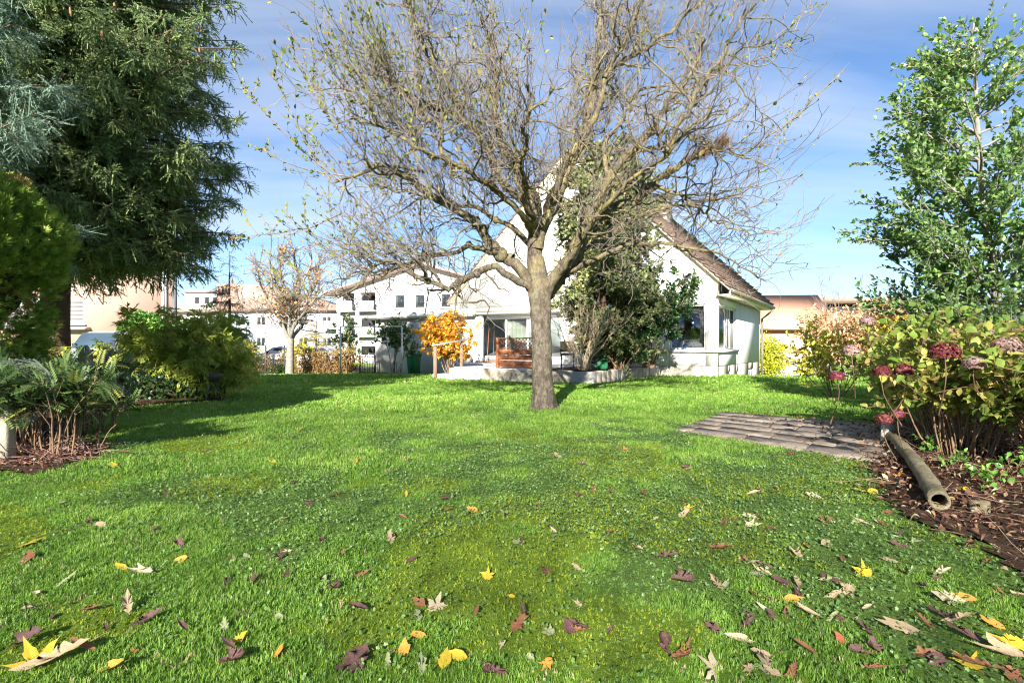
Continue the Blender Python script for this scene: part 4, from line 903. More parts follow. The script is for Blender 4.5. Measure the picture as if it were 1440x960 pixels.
# ------------------------------------------------------------------ the bare fruit tree
rng = np.random.default_rng(77); TY = 10.2
def L_(pts, r0, r1, n=26, wig=.045): 
    Pp = np.array([P(x, y, TY + dy) for x, y, dy in pts]); q = resample(Pp, n, wig, rng); return q, np.linspace(r0 ** .8, r1 ** .8, n) ** 1.25
at = empty('fruit_tree', P(763, 575, TY), 'old fruit tree with sturdy trunk, bare tangled crown and yellow lichen, standing on the lawn', 'tree')
# trunk: one swept surface with flutes and a flare
n = 46; k = 30; tk = resample(np.array([P(764, 582, TY), P(764, 560, TY), P(762, 530, TY), P(761, 490, TY), P(760, 450, TY), P(759, 415, TY), P(757, 390, TY + .05), P(754, 362, TY + .08)]), n); hh = np.linspace(0, 1, n)
rad = np.interp(hh, [0, .06, .14, .3, .55, .68, .78, .9, 1], [.30, .228, .194, .180, .174, .188, .195, .16, .13])
V, F = tubes(tk[None], rad[None], k); V = V.reshape(n, k, 3); an = np.arange(k) * 2*math.pi/k
fl = 1 + .07*np.sin(3*an[None] + 2*hh[:, None]) * (hh[:, None] > -1) + .24 * np.exp(-hh[:, None]*13) * np.cos(5*an[None] + .6) + .08 * (fbm(an[None]*3 + hh[:, None]*2, hh[:, None]*16, 1.2, 6) - .5) * 2 + .10 * np.exp(-((hh[:, None]-.76)/.06) ** 2) * np.maximum(0, np.cos(an[None] - 2.6))
V = tk[:, None] + (V - tk[:, None]) * fl[..., None]
limbs = [
 L_([(757,412,0),(742,385,-.1),(722,362,-.2),(690,335,-.35),(655,305,-.5),(618,277,-.7),(585,258,-.8),(555,240,-.9),(528,236,-1),(500,248,-1.1),(470,258,-1.2)], .115, .02),
 L_([(757,415,0),(735,395,-.2),(712,385,-.3),(680,382,-.5),(640,402,-.6),(610,400,-.7),(572,374,-.8),(545,368,-.9),(515,388,-1.0),(478,418,-1.2)], .075, .015),
 L_([(722,362,-.2),(690,350,0),(650,352,.2),(610,362,.4),(572,372,.5),(530,378,.7),(480,398,.9)], .06, .012),
 L_([(757,412,0),(757,385,.05),(754,350,.08),(752,315,.1),(750,285,.15),(742,262,.3),(724,235,.5),(708,200,.7),(698,160,.8),(685,120,1)], .165, .03),
 L_([(752,315,.1),(738,290,-.1),(712,252,-.3),(676,205,-.5),(650,160,-.6),(622,150,-.7),(590,160,-.8),(560,178,-.9)], .085, .02),
 L_([(751,290,.2),(735,262,0),(708,205,-.2),(696,150,-.4),(700,118,-.5),(690,70,-.6),(680,20,-.8)], .075, .018),
 L_([(756,350,.08),(764,318,.1),(776,285,.2),(790,255,.3),(812,212,.3),(830,170,.3),(838,120,.4),(842,60,.5),(848,0,.6),(850,-60,.6)], .115, .03),
 L_([(770,300,.2),(776,270,-.2),(800,220,-.5),(835,165,-.6),(850,110,-.7),(880,60,-.8),(905,0,-.9)], .08, .02),
 L_([(762,425,0),(778,400,-.1),(798,375,-.2),(815,335,-.3),(830,295,-.5),(858,250,-.6),(885,215,-.8),(905,195,-.9),(935,160,-1),(965,110,-1.1),(985,50,-1.2)], .12, .025),
 L_([(835,310,.2),(862,292,.2),(905,275,.2),(940,243,.2),(968,225,.2),(1000,208,.2),(1020,198,.2)], .075, .04),
 L_([(768,418,.1),(795,385,.2),(818,340,.3),(850,305,.25)], .095, .065),
 L_([(785,395,0),(812,378,-.2),(845,362,-.4),(890,348,-.5),(940,342,-.6),(985,352,-.7),(1025,372,-.8),(1065,392,-.9)], .055, .012),
 L_([(755,340,.1),(770,300,.8),(790,260,1.5),(806,215,2.1),(828,150,2.6),(840,90,3)], .075, .018),
 L_([(754,330,0),(745,290,-.6),(736,250,-1.2),(735,200,-1.9),(745,120,-2.5)], .06, .016),
 L_([(780,395,0),(812,340,-.8),(868,275,-1.6),(935,215,-2.2),(1000,160,-2.6)], .06, .016),
 L_([(753,320,0),(712,285,-.8),(645,235,-1.6),(570,195,-2.1),(500,160,-2.4)], .06, .016),
 L_([(755,350,.1),(712,315,.9),(648,285,1.7),(580,270,2.3),(520,262,2.8)], .06, .016),
 L_([(790,385,.2),(838,340,1),(900,305,1.8),(980,285,2.4),(1040,278,2.8)], .06, .016),
 L_([(905,275,.2),(930,262,-.1),(960,275,-.3),(990,300,-.5),(1020,320,-.6),(1055,330,-.8)], .04, .01),
 L_([(885,215,-.8),(925,205,-.9),(965,195,-1.0),(1005,210,-1.2),(1050,215,-1.3)], .045, .01),
 L_([(858,250,-.6),(850,200,-.4),(880,150,-.2),(930,120,0),(985,110,.2)], .045, .012),
 L_([(700,250,-.2),(672,190,-.6),(640,130,-.9),(605,80,-1.1),(585,30,-1.3),(570,-20,-1.4)], .05, .014),
 L_([(640,250,-1.6),(610,180,-1.8),(560,120,-2.0),(525,70,-2.2)], .04, .012),
 L_([(935,215,-2.2),(985,130,-2.3),(1020,70,-2.4),(1050,10,-2.5)], .04, .012),
 L_([(850,110,-.7),(900,70,-.3),(960,30,0),(1000,-20,.2)], .045, .014),
]
LQ = np.array([q for q, r in limbs]); LR = np.array([r for q, r in limbs])
vl, flb = tubes(LQ, LR, 9); vl = vl + rng.normal(0, .003, vl.shape)
acc = Acc(); acc.add(V.reshape(-1, 3), F); acc.add(vl, flb)
knots = []
for q, r in limbs:      # pruning knobs along the limbs
    for _ in range(5):
        i = rng.integers(6, 24); knots.append((q[i], r[i] * rng.uniform(1.2, 1.55)))
for c_, s_ in knots:
    v_, f_ = crownblob(c_, (s_, s_, s_ * 1.1), rng, int(rng.integers(99)), 6, .5); acc.add(v_, f_)
acc.build('trunk', bark, at, smooth=True)
# first order
N1 = 540; p, d, r, tp_, mi_ = spawn(LQ, LR, N1, rng, .25, 1, (.6, 1.3)); d[:, 2] = d[:, 2] * .8 + .05
L1 = rng.uniform(.45, 1.9, N1) * (1.1 - .3*tp_); Q1, R1 = grow(p, d, L1, 14, rng, .30, (0, 0, .01), np.minimum(r * .6, rng.uniform(.011, .026, N1)), .005)
V, F = tubes(Q1, R1, 6); acc = Acc(); acc.add(V, F); acc.build('branches', bark, at, smooth=True)
A1 = (np.concatenate([Q1]), R1)
def thin(p): return rng.uniform(0, 1, len(p)) > .5 * ss(.5, 1.6, p[:, 0]) * ss(6.5, 5.5, p[:, 2])
acc = Acc()
# gnarly small spurs everywhere
N2 = 2900; p, d, r, tp_, mi_ = spawn(Q1, R1, N2, rng, .1, 1, (.6, 1.4)); kp = thin(p); p = p[kp]; d = d[kp]; N2 = len(p); L2 = rng.uniform(.18, .75, N2); low = p[:, 2] < 3.4
Q2, R2 = grow(p, d, L2, 8, rng, .38, (0, 0, -.01), .0075, .0036); V, F = tubes(Q2, R2, 3); acc.add(V, F)
N3 = 3400; p, d, r, tp_, mi_ = spawn(Q2, R2, N3, rng, .2, 1, (.5, 1.3)); Q3, R3 = grow(p, d, rng.uniform(.08, .32, N3), 5, rng, .35, (0, 0, .02), .0036, .0024); V, F = tubes(Q3, R3, 3); acc.add(V, F)
# upright water shoots
cen = P(765, 330, TY)
def shoots(Qs, Rs, N, lo, lenr, up, outw, zmin, rad=(.0068, .0028), wig=.07):
    p, d, r, tp_, mi_ = spawn(Qs, Rs, N, rng, lo, 1, (.3, 1.2)); k = (p[:, 2] > zmin) & thin(p); p = p[k]; d = d[k]
    o = p - cen; o[:, 2] *= .6; o = nrm(o); dd = nrm(np.array([0, 0, up]) + o * outw + rng.normal(0, .42, p.shape)); M = len(p)
    ln = rng.uniform(*lenr, M); Q, R_ = grow(p, dd, ln, 9, rng, wig, (0, 0, .035), *[rad[0], rad[1]]); return Q, R_
S1, SR1 = shoots(LQ, LR, 720, .35, (.5, 1.55), .85, .8, 2.2, wig=.11)
S2, SR2 = shoots(Q1, R1, 2000, .1, (.35, 1.25), .8, .95, 2.3, (.0056, .0028), .12)
S3, SR3 = shoots(Q2, R2, 800, .3, (.3, .9), .5, 1.1, 2.0, (.004, .0024), .1)
for q, rr in ((S1, SR1), (S2, SR2), (S3, SR3)): V, F = tubes(q, rr, 3); acc.add(V, F)
# side twigs on the shoots
N4 = 3000; SQ = np.concatenate([S1, S2]); SRr = np.concatenate([SR1, SR2]); p, d, r, tp_, mi_ = spawn(SQ, SRr, N4, rng, .1, .9, (.4, .9)); Q4, R4 = grow(p, d, rng.uniform(.07, .35, N4), 5, rng, .15, (0, 0, .03), .0034, .0024); V, F = tubes(Q4, R4, 3); acc.add(V, F)
accT = acc
# long outermost whips left and right
W_ = []
for px, py, dy, qx, qy, qz in ((480,255,-1.2,338,118,-1.6),(500,250,-1.1,352,205,-1.5),(470,262,-1.2,385,105,-1.4),(520,238,-1,398,60,-1.3),(480,300,-1,362,330,-1.6),(478,400,.8,372,352,1),(470,418,-1.2,380,398,-1.4),(520,380,-1,400,300,-1.6),(985,112,.2,1150,8,.1),(1050,215,-1.3,1195,88,-1.5),(1000,208,.2,1135,190,.4),(1055,330,-.8,1150,300,-1),(1065,392,-.9,1135,300,-1.2),(1030,300,-.6,1128,245,-.9),(985,110,.2,1118,55,.3),(1040,278,2.8,1120,160,2.9),(560,178,-.9,468,62,-1.1),(590,160,-.8,505,10,-1),(560,178,-.9,520,30,-1.2)):
    a, b = P(px, py, TY + dy), P(qx, qy, TY + qz); mid = (a + b) / 2 + np.array([0, 0, -.10]) ; W_.append(resample(np.array([a, mid, b]), 14, .012, rng))
W_ = np.array(W_); WR = np.broadcast_to(np.linspace(.013, .004, 14), W_.shape[:2]); V, F = tubes(W_, WR, 5); acc = accT; acc.add(V, F)
p, d, r, tp_, mi_ = spawn(W_, WR, 260, rng, .15, 1, (.4, 1.0)); d[:, 2] += .35; QW, RW = grow(p, d, rng.uniform(.1, .6, 260), 7, rng, .1, (0, 0, .05), .005, .003); V, F = tubes(QW, RW, 3); acc.add(V, F)
acc.build('twigs', twigm, at)
# dense clump of short twigs at the end of the right limb
acc = Acc(); cpt = np.linspace(0, 1, 900)[:, None]; p = P(975, 222, TY + .2) * (1 - cpt) + P(1022, 198, TY + .2) * cpt + rng.normal(0, .03, (900, 3)); Q5, R5 = grow(p, nrm(rng.normal(0, 1, (900, 3)) + (.3, 0, .4)), rng.uniform(.05, .22, 900), 5, rng, .3, (0, 0, 0), .004, .0025); V, F = tubes(Q5, R5, 3); acc.add(V, F); acc.build('twig_clump', m_plain('rusty_twigs', (.24, .12, .06), (.30, .18, .09), 5), at)
# few leaves left, mostly upper left
acc = Acc()
for tpl in (t_oval(.24, .1, .2), t_oval(.2, .15, .4), t_oval(.28, .05, .1)):
    for Qs, Rs, N in ((SQ, SRr, 2300), (QW, RW, 150), (W_, WR, 70)):
        p, d, r, tp_, mi_ = spawn(Qs, Rs, N * 3, rng, .3, 1, (.3, 1.2)); wgt = ss(1.2, -2.4, p[:, 0]) * 1.0 + .14 + .4 * ss(4.2, 6.0, p[:, 2]); k = rng.uniform(0, 1, len(p)) < wgt * (.30 if Qs is SQ else .65); p = p[k]; d = d[k]; M = len(p)
        acc.leaves(tpl, p, d + (0, 0, .1), rng.normal(0, 1, (M, 3)), rng.uniform(.05, .09, M), np.clip(rng.beta(1.6, 2, M) + .1*(p[:, 2] < 4), 0, 1))
acc.build('leaves', applef, at)
# ------------------------------------------------------------------ generic shrub: stems, twigs, leaves
def shrub(name, base, label, cat, rng, nst=12, H=1.5, spread=.6, stem_r=.012, stem_m=None, ntw=200, twl=(.15, .5), nlf=2500, lsz=(.05, .09), tpls=None, lm=None, wig=.12, trop=(0, 0, .02), trop2=(0, 0, -.02), baser=.15, lo=.3, group=None, qf=None, leafup=.4, stemk=5, twr=.004, stlen=(.8, 1.1), lean=(0, 0, 0), tw_lo=None, hang=0.):
    bx, by, bz = base; root = empty(name, (bx, by, bz), label, cat, group); stem_m = stem_m or stemm
    a = rng.uniform(0, 2*math.pi, nst); rr = baser * rng.uniform(.2, 1, nst)
    st = np.stack([bx + rr*np.cos(a), by + rr*np.sin(a), np.full(nst, bz - .03)], -1)
    d = np.stack([np.cos(a)*spread*rng.uniform(.1, 1.2, nst), np.sin(a)*spread*rng.uniform(.1, 1.2, nst), np.ones(nst)], -1) + np.array(lean)
    Q, Rr = grow(st, d, H * rng.uniform(*stlen, nst), 10, rng, wig, trop, stem_r * rng.uniform(.6, 1.2, nst), stem_r * .3); V, F = tubes(Q, Rr, stemk); acc = Acc(); acc.add(V, F)
    p, d, r, t_, mi_ = spawn(Q, Rr, ntw, rng, tw_lo if tw_lo is not None else lo, 1, (.4, 1.1)); Q2, R2 = grow(p, d, rng.uniform(*twl, ntw), 7, rng, wig * 1.3, trop2, twr, twr * .5); V, F = tubes(Q2, R2, 3); acc.add(V, F)
    acc.build('stems', stem_m, root)
    if nlf:
        acc = Acc(); k = len(tpls)
        for tpl in tpls:
            M = nlf // k; p, d, r, t_, mi_ = spawn(Q2, R2, M, rng, .15, 1, (.5, 1.4)); d[:, 2] -= hang
            q = rng.uniform(0, 1, M) if qf is None else qf(p, rng)
            acc.leaves(tpl, p, d, rng.normal(0, leafup, (M, 3)) + (0, 0, 1), rng.uniform(*lsz, M), np.clip(q, 0, 1))
        acc.build('leaves', lm, root)
    return root, (Q, Rr, Q2, R2)
def gz(x, y): return float(ground(x, y))
OV = [t_oval(.3, .1, .15), t_oval(.26, .14, .3), t_oval(.34, .06, .1)]
DI = [t_diamond(.3, .1), t_diamond(.24, .05)]
qn = lambda s, seed, a=.5: (lambda p, rng: a * rng.uniform(0, 1, len(p)) + (1 - a) * np.clip(1.6 * (fbm(p[:, 0] + p[:, 1] * .7, p[:, 2] + p[:, 1] * .3, s, seed) - .2), 0, 1))
rng = np.random.default_rng(5)
# tree with glossy leaves, right
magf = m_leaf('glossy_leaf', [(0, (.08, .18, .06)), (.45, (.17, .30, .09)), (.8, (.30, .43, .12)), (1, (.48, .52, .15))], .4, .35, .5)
mt_ = empty('evergreen_tree', (7.0, 8.2, 0), 'slender pyramidal evergreen tree with glossy oval leaves rising at the right edge', 'tree')
b0 = P(1402, 500, 8.2); tk = resample(np.array([(b0[0] + .02, 8.2, -.1), P(1402, 440, 8.2), P(1395, 360, 8.2), P(1382, 260, 8.2), P(1374, 160, 8.2), P(1370, 90, 8.2), P(1370, 28, 8.2)]), 30, .012, rng)
V, F = tubes(tk[None], np.linspace(.085, .012, 30)[None], 12); mesh('trunk', V, F, greybark, mt_, smooth=True)
nb_ = 190; zz_ = np.sort(rng.uniform(.0, 1, nb_) ** 1.25 * .93 + .055); idx = zz_ * 29; i = idx.astype(int); p = tk[i]; topz = tk[-1, 2]
hrel = (p[:, 2] - 1.2) / (topz - 1.2); Lr = np.interp(hrel, [-.3, 0, .25, .5, .75, 1], [1.0, 1.8, 1.9, 1.55, 1.0, .35]) * rng.uniform(.55, 1.05, nb_)
a = rng.uniform(0, 2*math.pi, nb_); a[::3] = rng.uniform(2.3, 4.0, len(a[::3])); el = rng.uniform(.15, .55, nb_)
d = np.stack([np.cos(a)*np.cos(el), np.sin(a)*np.cos(el), np.sin(el)], -1); Qb, Rb = grow(p, d, Lr, 10, rng, .09, (0, 0, .025), .008 + .008 * Lr, .005); V, F = tubes(Qb, Rb, 5); acc = Acc(); acc.add(V, F)
N = 3200; p, d, r, t_, mi_ = spawn(Qb, Rb, N, rng, .2, 1, (.4, .9)); Qt, Rt = grow(p, d, rng.uniform(.15, .48, N), 6, rng, .12, (0, 0, .05), .005, .003); V, F = tubes(Qt, Rt, 3); acc.add(V, F); acc.build('branches', greybark, mt_)
acc = Acc()
for tpl in OV:
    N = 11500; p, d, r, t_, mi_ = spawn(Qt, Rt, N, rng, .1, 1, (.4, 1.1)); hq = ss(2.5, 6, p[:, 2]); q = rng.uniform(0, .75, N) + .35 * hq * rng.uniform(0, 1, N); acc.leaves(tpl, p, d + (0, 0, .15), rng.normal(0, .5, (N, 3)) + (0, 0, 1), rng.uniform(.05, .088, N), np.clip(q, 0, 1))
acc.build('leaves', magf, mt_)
# dark conifer behind it at the frame edge
conifer('yew_tree', (P(1462, 489, 10)[0], 10.0, 0), 2.6, .3, 1.15, 60, rng, sprf, 'dark dense yew at the right edge behind the hydrangeas', 'yew', shoot=.2, nsh=8000, droop=.2, needles=22, prof=.35, trunk=.08, nl=.13, nw=.02, colbias=-.1)

# hydrangeas
hydf = m_leaf('hydrangea_leaf', [(0, (.06, .15, .035)), (.3, (.15, .27, .05)), (.58, (.31, .38, .07)), (.76, (.50, .46, .12)), (.88, (.46, .28, .14)), (1, (.28, .12, .09))], .4, .55, .3)
hyd = []
HY = (((4.5, 5.7), 1.35, 16, 'broad hydrangea with yellow green leaves and red heads at the end of the log'), ((5.0, 6.6), 1.42, 16, 'yellow green hydrangea behind, near the far end of the paving'), ((4.75, 4.9), 1.28, 18, 'leggy hydrangea with bare brown stems at the right edge of the bed'), ((5.9, 5.6), 1.45, 14, 'hydrangea with pale faded heads at the right edge under the evergreen tree'))
flm = {k: m_leaf('flower_' + k, st, .3, .7) for k, st in (('crimson', [(0, (.08, .010, .016)), (.6, (.17, .03, .035)), (1, (.32, .13, .10))]), ('wine', [(0, (.12, .02, .035)), (.6, (.25, .05, .07)), (1, (.36, .16, .15))]), ('faded', [(0, (.26, .14, .13)), (.6, (.42, .27, .25)), (1, (.50, .42, .34))]))}
for (xy, H, ns, lab) in HY:
    r_, q_ = shrub('hydrangea', (*xy, gz(*xy)), lab, 'hydrangea', rng, nst=ns + 22, H=H * .95, spread=.55, stem_r=.0095, ntw=420, twl=(.12, .40), nlf=2900, lsz=(.045, .112), tpls=[t_oval(.36, .08, .2), t_oval(.32, .12, .35), t_oval(.38, .05, .1)], lm=hydf, wig=.09, baser=.24, lo=.5, tw_lo=.42, qf=qn(1.6, 8, .55), twr=.005, trop=(0, 0, -.01), leafup=.6)
    hyd.append((r_, q_))
def flower(root, c, r, kind, rng, flat=.78):
    N = int(300 + 2600 * r); d = nrm(rng.normal(0, 1, (N, 3))); d[:, 2] = np.abs(d[:, 2]) - .45 * (rng.uniform(0, 1, N) < .45); p = np.array(c) + d * np.array([r, r, r * flat]) * rng.uniform(.8, 1.05, (N, 1)); acc = Acc()
    tpl = (np.array([(0,0,.0),(.5,.35,.1),(0,.0,.05),(.35,-.5,.1),(-.5,-.35,.1),(-.35,.5,.1),(.15,.6,.05),(.6,-.1,.05)]), np.array([(0,1,6),(0,3,7),(0,4,3),(0,5,4),(0,6,5),(0,7,1)]))
    acc.leaves(tpl, p, nrm(np.cross(d, rng.normal(0, 1, (N, 3)))), d, rng.uniform(.012, .021, N), rng.uniform(0, 1, N)); acc.build('flower_head', flm[kind], root)
for px, py, Y, r, kind, wh in ((1328, 497, 4.3, .11, 'crimson', 0), (1240, 523, 4.9, .072, 'crimson', 0), (1271, 522, 4.9, .076, 'crimson', 0), (1243, 590, 5.2, .075, 'crimson', 0), (1262, 582, 5.3, .06, 'wine', 0), (1177, 530, 5.8, .075, 'wine', 0), (1197, 494, 5.7, .085, 'faded', 1), (1220, 453, 6.2, .08, 'faded', 1), (1415, 488, 4.9, .12, 'faded', 2), (1370, 512, 4.9, .09, 'faded', 2), (1296, 478, 5.6, .09, 'faded', 1), (1385, 470, 6.0, .09, 'faded', 3)):
    c = P(px, py, Y); flower(hyd[wh][0], c, r, kind, rng)
    q = resample(np.array([(c[0] + rng.uniform(.0, .4), Y + rng.uniform(.1, .5), c[2] - .5), c + (.05, .05, -.2), c]), 8); V, F = tubes(q[None], np.linspace(.008, .004, 8)[None], 4); mesh('flower_stalk', V, F, stemm, hyd[wh][0])
# orange and yellow foliage behind the hydrangeas
goldf = m_leaf('gold_leaf', [(0, (.50, .24, .03)), (.5, (.62, .36, .035)), (1, (.66, .52, .08))], .4)
yelf = m_leaf('yellow_leaf', [(0, (.36, .36, .03)), (.5, (.58, .54, .05)), (1, (.66, .62, .14))], .4)
peachf = m_leaf('peach_leaf', [(0, (.68, .36, .20)), (.5, (.76, .52, .33)), (.8, (.74, .62, .40)), (1, (.60, .60, .30))], .4)
shrub('maple_shrub', (8.9, 12.2, 0), 'golden yellow and orange shrub glowing behind the evergreen tree trunk', 'shrub', rng, nst=16, H=2.0, spread=.8, ntw=300, nlf=3200, lsz=(.07, .13), tpls=OV, lm=goldf, twl=(.2, .6), twr=.005)
shrub('maple_shrub', (7.1, 12.5, 0), 'pale yellow leaved shrub behind the left hydrangeas', 'shrub', rng, nst=14, H=1.6, spread=.9, ntw=240, nlf=2200, lsz=(.06, .12), tpls=OV, lm=yelf, twl=(.2, .6), twr=.005)

# left: mahonia-like shrub and wire netting
fernf = m_leaf('fern_leaflet', [(0, (.035, .07, .022)), (.5, (.075, .135, .04)), (.9, (.15, .22, .07)), (1, (.36, .36, .08))], .2, .4, .4)
def t_frond(rng, n=9, w=.05, L=.26):
    V = []; F = []
    for i in range(n):
        t = .12 + .88 * i / n
        for s in (-1, 1):
            b = np.array([0, t, -.18*t*t]); l = L * (1 - .55 * abs(t - .35)); d = np.array([s * math.cos(.45), math.sin(.45), -.15]); e = np.array([0, w, 0]); k = len(V)
            V += [b, b + d*l*.5 + e, b + d*l, b + d*l*.5 - e]; F += [(k, k+1, k+2), (k, k+2, k+3)]
    k = len(V); V += [(-.008, 0, 0), (.008, 0, 0), (0, 1, -.18)]; F.append((k, k+1, k+2)); return np.array(V), np.array(F)
FR = [t_frond(rng) for _ in range(3)]
shrub('mahonia', (-4.75, 5.75, .02), 'dark green shrub of fern-like leaflets above bare reddish stems at the left edge', 'shrub', rng, nst=46, H=.86, spread=.22, stem_r=.010, ntw=230, twl=(.08, .22), nlf=900, lsz=(.15, .25), tpls=FR, lm=fernf, wig=.08, baser=.42, lo=.55, tw_lo=.62, trop=(0, 0, .0), leafup=.5)
shrub('mahonia', (-5.45, 7.4, .02), 'second fern-leaved shrub behind the first, before the slatted fence', 'shrub', rng, nst=22, H=.86, spread=.15, stem_r=.009, ntw=150, twl=(.08, .2), nlf=420, lsz=(.16, .28), tpls=FR, lm=fernf, wig=.08, baser=.35, lo=.3, tw_lo=.3, leafup=.5)
shrub('yellow_shrub', (-7.9, 9.4, 0), 'sprig of yellowing leaves between the arborvitae and the parked car', 'shrub', rng, nst=10, H=1.1, spread=.3, ntw=90, nlf=700, lsz=(.06, .1), tpls=OV, lm=m_leaf('yellowing_leaf', [(0, (.12, .22, .04)), (.6, (.40, .42, .06)), (1, (.58, .50, .08))], .4))
# dry reddish stalks and debris at its foot
acc = Acc(); N = 420; a = rng.uniform(0, 6.28, N); rr = rng.uniform(0, .5, N); p = np.stack([-4.65 + rr*np.cos(a), 5.65 + rr*np.sin(a)*.9, np.full(N, .03)], -1); d = np.stack([rng.normal(0, 1, N), rng.normal(0, 1, N), rng.uniform(-.05, .55, N)], -1)
Q, Rr = grow(p, d, rng.uniform(.15, .5, N), 6, rng, .18, (0, 0, -.1), .006, .003); Q[:, :, 2] = np.maximum(Q[:, :, 2], .012); V, F = tubes(Q, Rr, 4); acc.add(V, F)
o = acc.build('dry_stalks', m_plain('reddish_stalks', (.24, .11, .08), (.34, .22, .17), 4, .85)); tag(o, 'tangle of dry reddish brown stalks heaped under the left fern-leaved shrub', 'dry stalks', kind='stuff')
# netting: a slumped roll of wire mesh, thin wires crossing on a folded sheet
net = empty('wire_netting', (-5.0, 5.3, .3), 'slumped sheet of thin grey green wire netting draped over the shrubs at the left edge', 'netting')
def sheet(u, v):
    x = -6.0 + 1.5 * u; top = 1.10 - .22 * u - .12*np.sin(u*5); y = 4.98 + .35 * u + .30 * np.sin(v * 2.6) * (1 - .3*u) + .05*np.sin(u*9+v*4); z = top - v * (1.0 - .35 * u) - .1 * np.sin(v * 3 + u * 3) ** 2
    return np.stack([x + .12*np.sin(v*5), y, z], -1)
lines = []; t_ = np.linspace(0, 1, 24)
for s in np.linspace(-.9, 1.0, 54): u = np.clip(s + t_ * .75, 0, 1); lines.append(sheet(u, t_ * .92)); 
for s in np.linspace(.0, 1.85, 48): u = np.clip(s - t_ * .75, 0, 1); lines.append(sheet(u, t_ * .92))
Q = np.array(lines); Q = Q + rng.normal(0, .003, Q.shape); V, F = tubes(Q, np.full(Q.shape[:2], .0026), 3); mesh('mesh', V, F, m_plain('net_wire', (.10, .14, .12), (.18, .22, .19), 4, .6, .4), net)
# ivy mound and bamboo
ivf = m_leaf('ivy_leaf', [(0, (.010, .028, .010)), (.6, (.025, .06, .018)), (1, (.07, .12, .04))], .15, .35, .4)
def mound(name, c, r, N, tpls, lm, lsz, label, cat, rng, core=innerg, shell=(.82, 1.05), pw=1., kind=None, group=None, qf=None, down=0., corek=.8, amp=.3):
    root = empty(name, (c[0], c[1], gz(c[0], c[1])), label, cat, group)
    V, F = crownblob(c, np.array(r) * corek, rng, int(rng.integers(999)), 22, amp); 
    if core: mesh('branches', V, F, core, root)  # closed dark core blob behind the leaves
    acc = Acc()
    for tpl in tpls:
        M = N // len(tpls); p, d = surfpts(c, r, M, rng, shell, pw); f = 1 + amp * 1.6 * (fbm(p[:, 0] * 1.2 + p[:, 1], p[:, 2] * 1.2, 1.4 / max(r), 12) - .5); p = np.array(c) + (p - np.array(c)) * f[:, None]; k = p[:, 2] > gz(c[0], c[1]); p = p[k]; d = d[k]; M = len(p)
        q = rng.uniform(0, 1, M) if qf is None else qf(p, rng); dd = nrm(d + rng.normal(0, .6, (M, 3)) + (0, 0, -down)); acc.leaves(tpl, p, dd, d + rng.normal(0, .5, (M, 3)), rng.uniform(*lsz, M), np.clip(q, 0, 1))
    acc.build('leaves', lm, root); return root
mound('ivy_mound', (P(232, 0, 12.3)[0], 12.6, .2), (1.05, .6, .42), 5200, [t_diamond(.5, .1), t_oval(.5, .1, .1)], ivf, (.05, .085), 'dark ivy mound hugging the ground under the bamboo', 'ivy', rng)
bamf = m_leaf('bamboo_leaf', [(0, (.20, .28, .04)), (.5, (.38, .46, .08)), (.85, (.52, .56, .13)), (1, (.62, .46, .14))], .45, .5)
BB = [t_bamboo(rng) for _ in range(4)]
for k, (px, py, H, n_, lab) in enumerate(((262, 0, 1.75, 46, 'tall arching yellow green bamboo clump left of the open lawn'), (300, 0, 1.15, 24, 'lower drooping bamboo at the right side of the clump, by the small bowl'))):
    Y = 12.9 - .5*k; x = P(px, 0, Y)[0]
    shrub('bamboo', (x, Y, 0), lab, 'bamboo', rng, nst=n_, H=H * 1.08, spread=.36, stem_r=.008, ntw=n_ * 11, twl=(.2, .55), nlf=n_ * 120, lsz=(.11, .20), tpls=BB, lm=bamf, wig=.07, trop=(0, 0, -.075), trop2=(0, 0, -.14), baser=.35, lo=.3, hang=.35, stem_m=m_plain('bamboo_cane', (.22, .20, .08), (.32, .28, .12), 4) if 'bamboo_cane' not in MT else MT['bamboo_cane'], qf=qn(1.5, 61, .5), twr=.0035)
laurf = m_leaf('laurel_leaf', [(0, (.06, .17, .03)), (.5, (.14, .32, .05)), (1, (.27, .46, .09))], .3, .35, .5)
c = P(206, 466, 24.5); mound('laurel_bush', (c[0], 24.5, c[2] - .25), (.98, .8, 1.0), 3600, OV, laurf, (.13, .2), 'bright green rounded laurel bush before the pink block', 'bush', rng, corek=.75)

# ------------------------------------------------------------------ by the house: evergreen, rhododendron, twiggy shrub, others
olif = m_leaf('olive_leaf', [(0, (.09, .12, .05)), (.5, (.20, .24, .10)), (.85, (.33, .36, .17)), (1, (.50, .44, .14))], .3, .55)
rhof = m_leaf('rhododendron_leaf', [(0, (.014, .045, .014)), (.5, (.04, .10, .03)), (.85, (.10, .18, .06)), (1, (.24, .30, .12))], .2, .35, .45)
e = P(868, 510, 19.6); ev = empty('evergreen_tree', (e[0], 19.6, .4), 'tall olive green evergreen tree against the gable, behind the bare tree', 'tree')
tk = resample(np.array([(e[0] - .2, 19.6, .2), P(850, 440, 19.6), P(852, 350, 19.6), P(856, 270, 19.6), P(858, 205, 19.6)]), 24, .03, rng); V, F = tubes(tk[None], np.linspace(.15, .02, 24)[None], 10); mesh('trunk', V, F, brown, ev, smooth=True)
nb_ = 170; f = rng.uniform(.08, 1, nb_); p = tk[(f * 23).astype(int)]; Lr = np.interp(f, [0, .15, .4, .7, .9, 1], [1.2, 1.9, 2.2, 2.1, 1.6, .8]) * rng.uniform(.5, 1.05, nb_); a = rng.uniform(0, 6.28, nb_); el = rng.uniform(-.1, .6, nb_)
Qb, Rb = grow(p, np.stack([np.cos(a)*np.cos(el), np.sin(a)*np.cos(el), np.sin(el)], -1), Lr, 9, rng, .12, (0, 0, .01), .03, .01); V, F = tubes(Qb, Rb, 4); acc = Acc(); acc.add(V, F)
